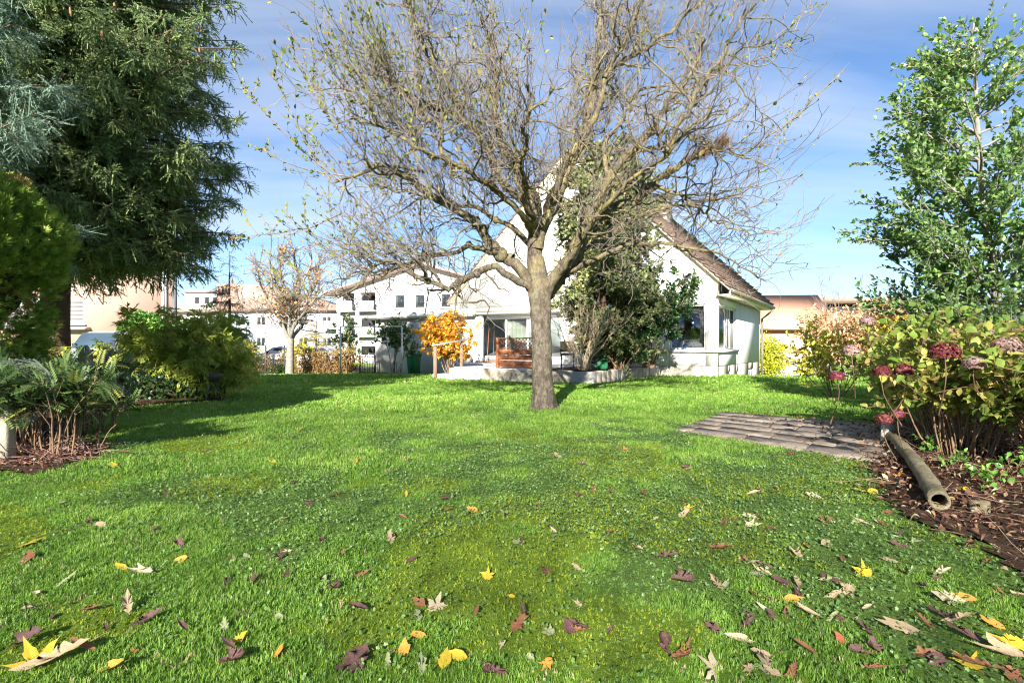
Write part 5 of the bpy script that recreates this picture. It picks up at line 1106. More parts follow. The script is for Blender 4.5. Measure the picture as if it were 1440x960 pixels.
N = 2600; p, d, r, t_, mi_ = spawn(Qb, Rb, N, rng, .15, 1, (.4, 1.1)); Qt, Rt = grow(p, d, rng.uniform(.2, .6, N), 5, rng, .15, (0, 0, -.03), .008, .005); V, F = tubes(Qt, Rt, 3); acc.add(V, F); acc.build('branches', brown, ev)
acc = Acc(); fq = qn(1.1, 19, .55)
for tpl in DI + [t_oval(.3, .1, .2)]:
    N = 17000; p, d, r, t_, mi_ = spawn(Qt, Rt, N, rng, .05, 1, (.3, 1.2)); acc.leaves(tpl, p, d, rng.normal(0, 1, (N, 3)), rng.uniform(.10, .17, N), np.clip(fq(p, rng) + .12 * ss(.3, -1.5, p[:, 0] - e[0]), 0, 1))
acc.build('leaves', olif, ev)
def rhodo(px, Y, H, n_, lab, sp=.8, nl=4200):
    x = P(px, 0, Y)[0]; return shrub('rhododendron', (x, Y, .42), lab, 'rhododendron', rng, nst=n_, H=H, spread=sp, stem_r=.02, ntw=n_ * 16, twl=(.2, .55), nlf=nl, lsz=(.13, .22), tpls=[t_oval(.2, .05, .25), t_oval(.18, .08, .4), t_oval(.24, .05, .1)], lm=rhof, wig=.1, trop=(0, 0, .0), trop2=(0, 0, .0), baser=.2, lo=.35, hang=.15, twr=.008, qf=qn(1.3, 13, .6))
rhodo(912, 20.2, 3.3, 26, 'tall glossy dark green rhododendron covering the left half of the corner window', .45, 6800)
rhodo(872, 18.9, 1.5, 16, 'lower rhododendron with drooping leaves in the terrace planting bed', .6, 2400)
pstem, _ = shrub('bare_shrub', (P(822, 0, 18.0)[0], 18.0, .38), 'bare pale twiggy shrub at the corner of the retaining wall', 'shrub', rng, nst=26, H=2.2, spread=.42, stem_r=.015, stem_m=palestem, ntw=420, twl=(.2, .8), nlf=0, wig=.15, baser=.16, twr=.006, trop2=(0, 0, .06), lo=.3)
orf = m_leaf('orange_leaf', [(0, (.60, .28, .03)), (.5, (.76, .42, .03)), (.85, (.80, .54, .07)), (1, (.66, .36, .24))], .45)
shrub('orange_shrub', (P(633, 0, 23.0)[0], 23.0, gz(-2.6, 23)), 'bright orange leaved shrub behind the step handrail', 'shrub', rng, nst=22, H=2.3, spread=.32, stem_r=.02, ntw=620, twl=(.2, .5), nlf=8600, lsz=(.10, .17), tpls=OV, lm=orf, twr=.007, lo=.35)
wallf = m_leaf('wall_leaf', [(0, (.05, .10, .03)), (.6, (.12, .20, .06)), (1, (.26, .32, .12))], .3)
shrub('wall_shrub', (P(556, 0, 28.4)[0], 28.4, gz(-5.8, 28.4)), 'thin stemmed leafy shrub trained on the garage wall beside the green bin', 'shrub', rng, nst=7, H=2.45, spread=.30, stem_r=.022, ntw=130, twl=(.3, .9), nlf=1250, lsz=(.13, .22), tpls=OV, lm=wallf, tw_lo=.55, twr=.008, baser=.25, lean=(.05, .0, 0))
shrub('wall_shrub', (P(486, 0, 30.8)[0], 30.8, -.2), 'slim leafy plant against the pale block left of the washing frame', 'shrub', rng, nst=6, H=2.9, spread=.12, stem_r=.02, ntw=60, twl=(.3, .6), nlf=520, lsz=(.14, .24), tpls=OV, lm=wallf, tw_lo=.5, twr=.008)

# ------------------------------------------------------------------ small bare tree and hedge at the back left
a = P(407, 0, 28.5); rt = empty('small_tree', (a[0], 28.5, gz(a[0], 28.5)), 'small round headed tree with bare crooked limbs and a few orange leaves', 'tree')
tk = resample(np.array([P(407, 530, 28.5), P(408, 500, 28.5), P(409, 474, 28.5)]), 10); V, F = tubes(tk[None], np.linspace(.22, .15, 10)[None], 10); acc = Acc(); acc.add(V, F)
lim = []
for pts in ([(408,478,0),(395,455,0),(380,425,-.4),(368,400,-.6),(362,372,-.8)], [(409,476,0),(402,440,.5),(400,405,.6),(392,375,.8),(396,350,.8)], [(409,476,0),(415,450,-.5),(420,415,-.6),(430,390,-.7),(438,362,-.6)], [(410,478,0),(422,455,.5),(434,430,.8),(440,405,.8),(448,380,1)], [(408,470,0),(388,442,1),(360,436,1.4),(340,425,1.6),(325,408,1.8)], [(409,470,0),(425,440,-1),(440,425,-1.4),(452,405,-1.6)], [(408,470,0),(405,430,-1.2),(385,400,-1.8),(378,365,-2)], [(408,470,0),(412,420,1.4),(418,385,1.8),(415,352,2)]):
    lim.append(resample(np.array([P(x, y, 28.5 + dy) for x, y, dy in pts]), 14, .05, rng))
lim = np.array(lim); LRr = np.broadcast_to(np.linspace(.10, .03, 14), lim.shape[:2]); V, F = tubes(lim, LRr, 6); acc.add(V, F); acc.build('trunk', greybark, rt, smooth=True)
N = 210; p, d, r, t_, mi_ = spawn(lim, LRr, N, rng, .15, 1, (.4, 1.1)); d[:, 2] += .25; Qa, Ra = grow(p, d, rng.uniform(.5, 1.5, N), 8, rng, .2, (0, 0, .03), .028, .012); V, F = tubes(Qa, Ra, 4); acc = Acc(); acc.add(V, F)
N = 1200; p, d, r, t_, mi_ = spawn(Qa, Ra, N, rng, .1, 1, (.4, 1.1)); Qc, Rc = grow(p, d, rng.uniform(.2, .8, N), 5, rng, .2, (0, 0, .03), .011, .008); V, F = tubes(Qc, Rc, 3); acc.add(V, F); acc.build('branches', twigm, rt)
rustf = m_leaf('rust_leaf', [(0, (.36, .16, .05)), (.6, (.52, .30, .12)), (1, (.60, .44, .22))], .4)
acc = Acc()
for tpl in OV: 
    p, d, r, t_, mi_ = spawn(Qc, Rc, 1100, rng, .1, 1, (.4, 1.4)); k = rng.uniform(0, 1, len(p)) < .15 + .5 * (fbm(p[:, 0], p[:, 2], .9, 5) > .55); p = p[k]; d = d[k]; acc.leaves(tpl, p, d, rng.normal(0, 1, (len(p), 3)), rng.uniform(.10, .17, len(p)), rng.uniform(0, 1, len(p)))
acc.build('leaves', rustf, rt)
hedf = m_leaf('hedge_leaf', [(0, (.20, .10, .04)), (.4, (.32, .19, .07)), (.7, (.40, .32, .10)), (1, (.24, .28, .07))], .35)
def hedge(pxa, pxb, Y, H, lab, n_, seed, lf=hedf, thick=.45, dens=1.):
    rg = np.random.default_rng(seed); xa, xb = P(pxa, 0, Y)[0], P(pxb, 0, Y)[0]; z = gz(xa, Y); root = empty('hedge', ((xa + xb) / 2, Y, z), lab, 'hedge', 'hornbeam hedges along the lane')
    N = int((xb - xa) * 26); st = np.stack([rg.uniform(xa, xb, N), Y + rg.normal(0, .14, N), np.full(N, z - .05)], -1); Q, Rr = grow(st, np.array([[0, 0, 1.]]) + rg.normal(0, .12, (N, 3)), H * rg.uniform(.8, 1.08, N), 8, rg, .1, (0, 0, .05), .016, .007); V, F = tubes(Q, Rr, 4); acc = Acc(); acc.add(V, F)
    M = N * 8; p, d, r, t_, mi_ = spawn(Q, Rr, M, rg, .05, 1, (.5, 1.3)); Q2, R2 = grow(p, d, rg.uniform(.1, .4, M), 4, rg, .2, (0, 0, .02), .007, .005); V, F = tubes(Q2, R2, 3); acc.add(V, F); acc.build('branches', stemm, root)
    acc = Acc(); M = int(n_ * dens)
    for tpl in OV: p, d, r, t_, mi_ = spawn(Q2, R2, M // 3, rg, .1, 1, (.4, 1.4)); acc.leaves(tpl, p, d, rg.normal(0, 1, (len(p), 3)), rg.uniform(.08, .13, len(p)), np.clip(rg.uniform(0, 1, len(p)) * .7 + .5 * ss(z + H * .5, z + H, p[:, 2]) * rg.uniform(0, 1, len(p)), 0, 1))
    acc.build('leaves', lf, root)
hedge(322, 356, 30.2, 1.45, 'brown hornbeam hedge left of the railing gap', 2600, 1)
hedge(356, 398, 30.6, 1.0, 'thin see-through hedge behind the dark railing', 500, 4)
hedge(416, 462, 30.2, 1.4, 'brown hornbeam hedge just right of the small tree trunk', 1900, 2)
hedge(462, 503, 30.2, 1.4, 'reddish hornbeam hedge ending at the small metal gate', 2300, 3)
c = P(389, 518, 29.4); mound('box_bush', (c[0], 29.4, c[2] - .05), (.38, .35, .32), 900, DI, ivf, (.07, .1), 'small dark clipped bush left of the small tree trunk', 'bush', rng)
c = P(446, 489, 38); conifer('larch', (c[0], 38, -.3), 3.4, .2, 1.9, 60, rng, m_leaf('larch_needles', [(0, (.36, .28, .08)), (.5, (.52, .42, .14)), (1, (.50, .46, .18))], .3), 'conical yellow larch behind the hedge beside the gabled block', 'larch', shoot=.5, nsh=2600, droop=.1, needles=12, prof=.8, nl=.14, nw=.03, trunk=.1)
c = P(342, 470, 34); mound('yellow_bush', (c[0], 34, .5), (.9, .8, .95), 1300, OV, yelf, (.12, .2), 'yellow bush behind the hedge under the far blue spruce', 'bush', rng, core=None, shell=(.4, 1.05))
c = P(418, 470, 35); mound('yellow_bush', (c[0], 35, .45), (1.1, .8, .9), 1300, OV, yelf, (.12, .2), 'pale yellow bush behind the hedge right of the small tree', 'bush', rng, core=None, shell=(.4, 1.05))
# right background
c = P(1087, 480, 33); mound('yellow_bush', (c[0], 33.5, .45), (.95, .8, 1.35), 3600, OV, m_leaf('lime_leaf', [(0, (.24, .32, .02)), (.5, (.50, .52, .03)), (1, (.62, .60, .08))], .4), (.10, .17), 'bright yellow green bush behind the stone wall at the house corner', 'bush', rng, core=None, shell=(.25, 1.05), amp=.4)
shrub('peach_tree', (P(1222, 0, 36)[0], 38, -1.1), 'pale peach coloured broad autumn tree behind the stone wall', 'tree', rng, nst=26, H=4.6, spread=.5, stem_r=.05, ntw=760, twl=(.5, 1.5), nlf=15000, lsz=(.14, .24), tpls=OV, lm=peachf, twr=.012, lo=.3, baser=.5)
shrub('peach_tree', (P(1290, 0, 36)[0], 37, -1.1), 'second peach and yellow autumn tree, right of the first and half behind the evergreen', 'tree', rng, nst=22, H=4.8, spread=.6, stem_r=.05, ntw=600, twl=(.5, 1.4), nlf=12000, lsz=(.14, .24), tpls=OV, lm=peachf, twr=.012, lo=.3, baser=.5)
shrub('thin_tree', (P(1180, 0, 50)[0], 50, -1.2), 'thin bare tree showing only wispy twigs above the peach tree', 'tree', rng, nst=7, H=8.6, spread=.32, stem_r=.05, stem_m=twigm, ntw=90, twl=(.6, 2.2), nlf=0, twr=.016, tw_lo=.5, wig=.09, trop2=(0, 0, .06))
shrub('green_bush', (P(1148, 0, 34.5)[0], 36.8, -1.1), 'pale green low bush peeping over the stone wall', 'bush', rng, nst=14, H=1.5, spread=.9, ntw=120, nlf=1500, lsz=(.12, .2), tpls=OV, lm=yelf, twr=.01)
c = P(1300, 0, 20); shrub('yellow_shrub', (c[0], 20, -.1), 'loose yellow shrub glimpsed through the lower evergreen leaves', 'shrub', rng, nst=16, H=2.3, spread=.9, ntw=260, nlf=3000, lsz=(.1, .18), tpls=OV, lm=yelf, twr=.01, twl=(.3, .8))
# foliage at the horizon so the lawn never meets empty sky
for k, (px, Y, w_, h_, lab) in enumerate(((70, 60, 16, 5, 'distant green trees left of the pink block'), (1345, 60, 14, 5, 'distant green trees beyond the right garden edge'))):
    x = P(px, 0, Y)[0]; acc = Acc(); tpl = OV[0]; N = 6000; p = np.stack([x + rng.uniform(-w_, w_, N), Y + rng.normal(0, 1, N), np.zeros(N)], -1); hh_ = h_ * (.55 + .6 * fbm(p[:, 0], p[:, 1] * 0, .25, 3)); p[:, 2] = -1 + rng.uniform(0, 1, N) * hh_
    acc.leaves(tpl, p, rng.normal(0, 1, (N, 3)), rng.normal(0, 1, (N, 3)), rng.uniform(.3, .6, N), rng.uniform(0, 1, N)); o = acc.build('distant_woods', laurf); tag(o, lab, 'woods', kind='stuff')

# ------------------------------------------------------------------ grass, creeping leaves, moss
rng = np.random.default_rng(99)
grf = m_leaf('grass_blade', [(0, (.085, .18, .03)), (.45, (.185, .345, .05)), (.8, (.31, .48, .085)), (.95, (.46, .54, .15)), (1, (.56, .48, .26))], .45, .5, .3)
ivyg = m_leaf('creeping_leaf', [(0, (.06, .13, .03)), (.5, (.115, .215, .055)), (.9, (.17, .28, .09)), (1, (.26, .34, .16))], .25, .4, .45)
mosf = m_leaf('moss_tuft', [(0, (.10, .17, .012)), (.5, (.22, .31, .02)), (1, (.36, .42, .05))], .35, .8)
def t_tuft(rng, n=5, spr=.35, w=.055):
    V = []; F = []
    for i in range(n):
        a = rng.uniform(0, 6.28); b = np.array([rng.normal(0, .22), rng.normal(0, .22), 0]); L = rng.uniform(.55, 1.1); l = rng.uniform(.1, spr + .35); d = np.array([math.cos(a), math.sin(a), 0]); s = np.array([-d[1], d[0], 0]) * w
        m = b + d * l * .35 * L + (0, 0, L * .6); e = b + d * l * L + (0, 0, L * .95 - l * .2); k = len(V); V += [b - s, b + s, m + s * .8, m - s * .8, e]; F += [(k, k+1, k+2), (k, k+2, k+3), (k+3, k+2, k+4)]
    return np.array(V), np.array(F)
def zone(N, y0, y1, wid=.98, pad=.6):
    y = np.sqrt(rng.uniform(0, 1, N) * (y1 ** 2 - y0 ** 2) + y0 ** 2); x = rng.uniform(-1, 1, N) * (y * wid + pad); return x, y
def inlawn(x, y):
    x0_, y0_ = x, y; x = x + rng.normal(0, .06, x.shape); y = y + rng.normal(0, .06, y.shape)
    k = ~inpoly(x, y, PAVE) & ~inpoly(x + (fbm(x, y, 2.2, 3) - .5) * .48, y + (fbm(x, y, 2.2, 43) - .5) * .48, BED_R) & ~inpoly(x + (fbm(x, y, 2.2, 9) - .5) * .48, y + (fbm(x, y, 2.2, 49) - .5) * .48, BED_L)
    x, y = x0_, y0_; X_ = np.stack([x - C0[0], y - C0[1]], -1); lx = X_ @ U[:2]; ly = X_ @ W[:2]
    k &= ~((ly > -.0) & (lx < 0.02) & (lx > -18.2)) & ~((ly > -2.6) & (lx > -11.2) & (lx < -2.1)) & ~((ly > -6.6) & (lx > -6.4) & (lx < -2.1)) & ~((ly > -6.65) & (lx > -8.45) & (lx < -6.3))
    k &= ~((x < -11.4) & (y > 15)) & (y < 31.5); return k
acc = Acc(); ups = np.array([0., 1., 0])
def tufts(N, y0, y1, hgt, tw, ntp=5, blades=5, dens=None):
    for j in range(ntp):
        tpl = t_tuft(rng, blades, .4, tw); x, y = zone(N // ntp, y0, y1); k = inlawn(x, y)
        iv = m_ivy(x, y); ms = m_moss(x, y); k &= rng.uniform(0, 1, len(x)) > .72 * iv + .35 * ms
        x = x[k]; y = y[k]; iv = iv[k]; ms = ms[k]; M = len(x); z = ground(x, y)
        a = rng.uniform(0, 6.28, M); lush = fbm(x, y, 1.1, 55, 3); h = hgt * (.45 + 1.1 * lush) * (1 - .45 * iv) * (1 - .6 * ms) * rng.uniform(.6, 1.35, M)
        q = np.clip(.55 * rng.uniform(0, 1, M) + .55 * (fbm(x, y, 1.6, 66, 4) - .12) + .22 * ms * rng.uniform(0, 1, M), 0, .93); q = np.where(rng.uniform(0, 1, M) < .012 + .05 * ss(.55, .7, fbm(x, y, 2.8, 71, 3)), 1., q)
        acc.leaves(tpl, np.stack([x, y, z - .004], -1), np.stack([np.cos(a), np.sin(a), 0*a], -1), np.array([[0, 0, 1.]]) + rng.normal(0, .22, (M, 3)), h, q)
tufts(125000, 1.7, 4.6, .026, .056, 7, 6)
tufts(120000, 4.6, 9.5, .042, .065, 5, 5)
tufts(75000, 9.5, 17, .06, .095, 5, 5)
tufts(50000, 17, 31.5, .08, .15, 4, 5)
o = acc.build('grass', grf); tag(o, 'short lush green lawn grass', 'grass', kind='stuff')
def t_scal(cup):
    V = [(0, .38, 0)]; k = 10
    for i in range(k):
        a = -math.pi/2 + 2*math.pi*(i + .5)/k; r = .5 if i % 2 else .40; V.append((r*math.cos(a)*1.05, .5 + r*math.sin(a)*.9 + (.12 if i in (0, 9) else 0), cup + .05 * (i % 3)))
    return np.array(V), np.array([(0, 1+i, 1+(i+1) % k) for i in range(k)])
acc = Acc()
for j in range(3):
    N = 80000; x, y = zone(N, 1.7, 11.5); k = inlawn(x, y) & (rng.uniform(0, 1, N) < m_ivy(x, y) * .9 + .30 * ss(8, 4, y) * ss(.40, .55, fbm(x, y, 3.1, 91, 3)) + .08); x = x[k]; y = y[k]; M = len(x)
    acc.leaves(t_scal(.16 - .12 * j), np.stack([x, y, ground(x, y) + rng.uniform(.004, .035, M)], -1), np.stack([*rng.normal(0, 1, (2, M)), rng.normal(.1, .25, M)], -1), np.array([[0, -.25, 1.]]) + rng.normal(0, .5, (M, 3)), rng.uniform(.007, .018, M) * (1 + .055 * y), np.clip(rng.beta(2, 2.2, M), 0, 1))
o = acc.build('creeping_groundcover', ivyg); tag(o, 'dull green round leaved creeping plants spread through the lawn', 'ground cover', kind='stuff')
acc = Acc()
for j in range(3):
    N = 42000; x, y = zone(N, 1.7, 7.5); k = inlawn(x, y) & (rng.uniform(0, 1, N) < m_moss(x, y)); x = x[k]; y = y[k]; M = len(x); a = rng.uniform(0, 6.28, M)
    acc.leaves(t_tuft(rng, 6, .9, .09), np.stack([x, y, ground(x, y) - .002], -1), np.stack([np.cos(a), np.sin(a), 0*a], -1), np.array([[0, 0, 1.]]) + rng.normal(0, .2, (M, 3)), rng.uniform(.010, .022, M), rng.uniform(0, 1, M))
o = acc.build('moss', mosf); tag(o, 'yellow green moss between the grass', 'moss', kind='stuff')

# ------------------------------------------------------------------ fallen leaves
COLS = {'yellow': [(.50, .35, .02), (.58, .43, .05)], 'orange': [(.52, .22, .04), (.60, .33, .06)], 'tan': [(.33, .24, .14), (.42, .33, .21)], 'cream': [(.40, .33, .20), (.48, .41, .28)], 'purple': [(.075, .035, .035), (.14, .075, .065)], 'brown': [(.17, .07, .035), (.26, .12, .06)], 'greygreen': [(.22, .26, .12), (.30, .33, .17)], 'red': [(.34, .07, .04), (.42, .14, .08)]}
LM = {}
for k_, (a_, b_) in COLS.items():
    t = NT('fallen_' + k_); v = t.coord((9, 9, 9)); c = t.ramp(t.noise(v, 1.5, 5, .7), [(.35, a_), (.65, b_)]); c = t.mix(t.ramp(t.noise(v, 3, 3, .6), [(.62, (0, 0, 0)), (.70, (.6, .6, .6))]), c, tuple(x * .35 for x in a_))
    LM[k_] = t.bsdf(c, .6, .3, trans=.2, bump=t.noise(v, 4, 4), bstr=.4, bdist=.004)
def outline(kind, rng):
    if kind == 'maple':
        a = np.linspace(-2.75, 2.75, 33); lob = [0, 1.0, -1.0, 2.05, -2.05]; r = np.full(len(a), .50)
        for l, s in zip(lob, (1, .88, .88, .55, .55)): r = np.maximum(r, s * np.exp(-(np.abs(a - l) / .42) ** 1.7)); 
        r = r * (1 - .17 * (np.arange(len(a)) % 2)); return np.stack([r * np.sin(a), .42 + r * np.cos(a) * .9], -1) * .68
    if kind == 'oak':
        t = np.linspace(0, 1, 13); w_ = .26 * np.sin(t * math.pi) ** .7 * (1 - .42 * (np.arange(13) % 2)) 
        return np.vstack([np.stack([w_, t], -1), np.stack([-w_[::-1], t[::-1]], -1)[1:-1]])
    t = np.linspace(0, 1, 9); w_ = .27 * np.sin(t * math.pi) ** .8 * (1 - .12 * t); return np.vstack([np.stack([w_, t], -1), np.stack([-w_[::-1], t[::-1]], -1)[1:-1]])
def leafmesh(kind, curl, mat, rng):
    o = outline(kind, rng); n = len(o); curl = curl * rng.uniform(.7, 1.35); o = o * (1 + .10 * rng.normal(0, 1, (n, 1))) * np.array([rng.uniform(.8, 1.15), 1]); c = np.array([[0, .42]]); rings = [c + (o - c) * s for s in (.33, .67, 1.0)]
    P2 = np.vstack([c] + rings); x, y = P2[:, 0], P2[:, 1]; z = np.abs(x) * .35 * curl + curl * .55 * (y - .45) ** 2 + .06 * (1 + curl) * (fbm(x * 4 + rng.uniform(0, 9), y * 4, 1.3, int(rng.integers(99))) - .5)
    ang = curl * 1.5; r0 = np.abs(x); x2 = np.where(curl > .55, np.sin(np.clip(x * 3.2 * curl, -2.2, 2.2)) * .24, x); z2 = np.where(curl > .55, (1 - np.cos(np.clip(x * 3.2 * curl, -2.2, 2.2))) * .2 + z * .6, z)
    V = np.stack([x2, y, z2], -1); F3 = [(0, 1 + i, 1 + (i + 1) % n) for i in range(n)]; F4 = [(1 + r*n + i, 1 + (r+1)*n + i, 1 + (r+1)*n + (i+1) % n, 1 + r*n + (i+1) % n) for r in range(2) for i in range(n)]
    k = len(V); V = np.vstack([V, [(-.008, .03, .01), (.008, .03, .01), (.006, -.22, .03), (-.006, -.22, .03)]]); F4.append((k, k+1, k+2, k+3))
    o_ = mesh('fallen_leaf', V, [np.array(F3), np.array(F4)], mat, smooth=True); me = o_.data; bpy.data.objects.remove(o_); return me
LMESH = {}
def put_leaf(x, y, size, kind, colr, curl, rot, label, group, tilt=None, lift=.012):
    key = (kind, colr, curl, int(rng.integers(3)))
    if key not in LMESH: LMESH[key] = leafmesh(kind, curl, LM[colr], rng)
    o = bpy.data.objects.new('fallen_leaf', LMESH[key]); COL.objects.link(o); tx, ty = (rng.normal(.38, .2), rng.normal(0, .28)) if tilt is None else tilt
    o.matrix_world = Matrix.Translation((x, y, float(ground(x, y)) + lift)) @ Matrix.Rotation(tx, 4, 'X') @ Matrix.Rotation(ty, 4, 'Y') @ Matrix.Rotation(rot, 4, 'Z') @ Matrix.Translation((0, -.4 * size, 0)) @ Matrix.Scale(size, 4)
    tag(o, label, 'leaf', group); return o
def gp2(px, py): Y = FPX * CAMH / (py - 489); return (px - 720) / FPX * Y, Y
NAMED = [(40,766,.13,'maple','yellow',0,.3,'large pointed yellow maple leaf near the left edge of the lawn'),(36,789,.09,'round','brown',.3,0,'brown round leaf just below the yellow maple leaf at the left'),(88,822,.085,'oak','greygreen',.1,-.4,'pale silvery lobed leaf on the left lawn'),
(172,800,.07,'round','yellow',.3,1.2,'small orange yellow leaf touching a folded cream leaf'),(196,808,.14,'maple','cream',.8,1.5,'folded cream leaf beside the small yellow leaf on the left'),(256,788,.07,'round','orange',.3,1.8,'single small orange leaf in the grass right of the folded cream leaf'),
(250,766,.085,'maple','purple',.8,.9,'dull purple crumpled leaf above the small orange leaf'),(355,820,.085,'maple','purple',.3,.2,'purple brown pointed leaf with a pale one at its side'),(319,822,.06,'oak','purple',.3,.1,'little purple brown leaf left of the pointed purple one'),(345,819,.035,'round','greygreen',.1,.5,'tiny pale leaf tucked beside the purple pointed leaf'),
(130,862,.11,'oak','brown',.8,1.5,'reddish brown curled leaf in the lower left grass'),(180,860,.11,'oak','tan',.8,.6,'tan folded leaf with pale tip in the lower left'),(212,876,.12,'oak','purple',.8,2.2,'long dark purple rolled leaf in the lower left'),(258,892,.07,'round','purple',.8,1,'small dark rolled leaf left of the green and yellow pair'),
(36,908,.11,'maple','purple',.8,2.4,'dark purple leaf with its stalk up at the lower left edge'),(46,932,.15,'maple','yellow',.3,.9,'big bright yellow leaf in the bottom left corner'),(88,930,.19,'oak','tan',.8,2.2,'very long rolled tan leaf lying over the yellow one in the bottom left'),(120,918,.09,'round','brown',.8,1.4,'red brown leaf behind the long rolled tan leaf'),
(162,947,.11,'round','orange',.8,1.5,'orange brown cupped leaf at the bottom edge, left'),(316,890,.065,'oak','greygreen',.1,.5,'pale green lobed leaf above a small yellow one'),(332,908,.07,'oak','yellow',.1,-.5,'small yellow lobed leaf lying on dark leaves'),(324,918,.08,'round','purple',.8,1,'dark brown leaf under the small yellow lobed leaf'),(324,940,.11,'maple','purple',.8,1.6,'purple leaf at the bottom, below the small yellow lobed leaf'),(390,925,.05,'round','orange',.1,0,'tiny bright orange leaf near the bottom, left of centre'),
(500,935,.16,'oak','purple',.3,2.8,'large dark red leaf standing on the bottom edge'),(506,864,.085,'round','purple',.8,1.3,'nearly black curled leaf in the grass left of centre'),(614,856,.10,'maple','cream',.1,-.2,'big cream maple leaf lying flat near the bottom centre'),(592,852,.07,'round','brown',.3,.7,'brown leaf tucked under the big cream maple leaf'),(588,872,.065,'oak','greygreen',.1,.2,'pale green leaf below left of the big cream maple leaf'),
(686,812,.085,'maple','yellow',.1,0,'vivid yellow maple leaf in the middle of the near lawn'),(670,865,.05,'round','brown',.3,0,'small round brown leaf below the vivid yellow maple leaf'),(720,843,.04,'round','yellow',.1,1,'tiny yellow leaf right of centre'),(727,885,.10,'oak','brown',.3,-.5,'rust brown pointed leaf at the lower centre'),(736,868,.06,'oak','purple',.8,.2,'dark rolled leaf above the rust brown pointed leaf'),(624,936,.07,'round','yellow',.1,-.1,'olive yellow upright leaf at the bottom centre'),(646,928,.065,'round','yellow',.3,1.4,'orange yellow leaf beside the olive one at the bottom centre'),
(594,945,.085,'oak','greygreen',.3,.3,'grey green lobed leaf at the bottom centre edge'),(770,892,.06,'maple','greygreen',.3,1,'pale silvery crumpled leaf right of the rust brown leaf'),(812,803,.05,'round','tan',.1,1,'light tan round leaf on the centre right lawn'),(590,898,.06,'round','orange',.3,1.2,'small orange leaf below the cream maple leaf'),(666,722,.08,'round','orange',.1,1,'salmon tinted leaf on the middle lawn'),(712,727,.07,'oak','cream',.3,1.5,'small cream leaf right of the salmon one'),
(550,762,.09,'oak','tan',.3,.3,'tan leaf with a white tip left of the yellow maple leaf'),(905,700,.11,'maple','brown',.8,.1,'red brown leaf standing upright in the lawn right of the trunk'),(958,822,.12,'maple','purple',.8,1.4,'dark purple curled leaf on the right lawn'),(940,788,.11,'oak','purple',.8,1.6,'dark reddish curled leaf above the purple one on the right lawn'),(1016,776,.12,'oak','brown',.8,1.5,'red brown long curled leaf in the right middle'),(1140,872,.10,'round','tan',.8,1,'cupped cream and orange leaf on the right'),(1212,808,.09,'maple','yellow',.3,.8,'bright yellow folded leaf on the right lawn'),
(1135,922,.075,'round','brown',.8,.6,'brick brown round leaf in the lower right'),(1182,905,.05,'round','red',.3,0,'small pink red leaf in the lower right'),(1002,948,.14,'maple','cream',.1,1,'large pale green white leaf at the bottom right of centre'),(1272,888,.12,'round','tan',.3,1.4,'flat pinkish tan leaf in the lower right'),(1304,886,.07,'oak','brown',.8,.3,'dark brown leaf touching the pinkish tan one'),(1340,848,.12,'oak','cream',.3,1.5,'cream leaf with a brown end near the right edge'),(1360,846,.08,'round','orange',.3,.9,'peach brown leaf joined to the cream one near the right edge'),
(1400,883,.075,'round','orange',.1,.4,'pale orange oval leaf at the right edge'),(1328,875,.12,'oak','purple',.8,.3,'long dark rolled leaf running down the right side'),(1366,905,.13,'oak','purple',.8,.7,'second long dark rolled leaf below the first at the right'),(1352,878,.10,'oak','tan',.8,1.5,'narrow tan leaf between the dark rolled ones'),(1360,936,.10,'maple','yellow',.3,.2,'yellow leaf under dark ones in the bottom right corner'),(1405,925,.14,'maple','tan',.8,1.1,'tan crumpled leaf in the bottom right corner'),(1385,948,.15,'oak','brown',.8,1.3,'big dark brown leaf at the bottom right edge'),(1424,915,.10,'maple','yellow',.3,2,'yellow green leaf at the lower right edge'),
(384,652,.11,'maple','yellow',.1,0,'small yellow leaf standing far out on the left lawn'),(421,606,.12,'maple','orange',.3,0,'far small orange leaf on the left lawn'),(498,651,.11,'round','orange',.3,0,'far orange leaf on the lawn left of the trunk'),(785,642,.11,'round','tan',.3,1,'far tan orange leaf on the lawn right below the trunk'),(876,631,.11,'maple','orange',.3,1,'far orange leaf between the trunk and the paving'),(160,657,.12,'oak','yellow',.3,1,'yellow leaf at the edge of the left border'),(1210,692,.10,'round','yellow',.1,1,'lime yellow leaf close to the bed edge'),(1228,694,.10,'round','yellow',.3,2,'second lime yellow leaf touching the first by the bed edge'),(1352,692,.10,'maple','yellow',.1,1,'yellow leaf on the soil beside the log'),(1268,672,.10,'round','orange',.1,1,'orange leaf on the soil left of the log'),(1146,700,.10,'oak','cream',.3,1,'pale leaf on the lawn before the bed'),(1178,704,.10,'oak','cream',.8,2,'long cream folded leaf beside the other pale leaf before the bed')]
for px, py, s, kd, cl, cu, rt_, lab in NAMED:
    x, y = gp2(px, py); put_leaf(x, y, s * 1.15, kd, cl, cu, rt_, lab, None, lift=.014 + .01 * (cu > .5))
desc = {'purple': 'small dark purple brown leaf, one of many strewn over the lawn', 'brown': 'small rust brown leaf, one of many strewn over the lawn', 'tan': 'small tan dry leaf, one of many strewn over the lawn', 'greygreen': 'small pale grey green leaf, one of many strewn over the lawn', 'orange': 'small faint orange leaf, one of several strewn over the lawn', 'cream': 'small cream dry leaf, one of many strewn over the lawn'}
cnt = 0
lastp = None
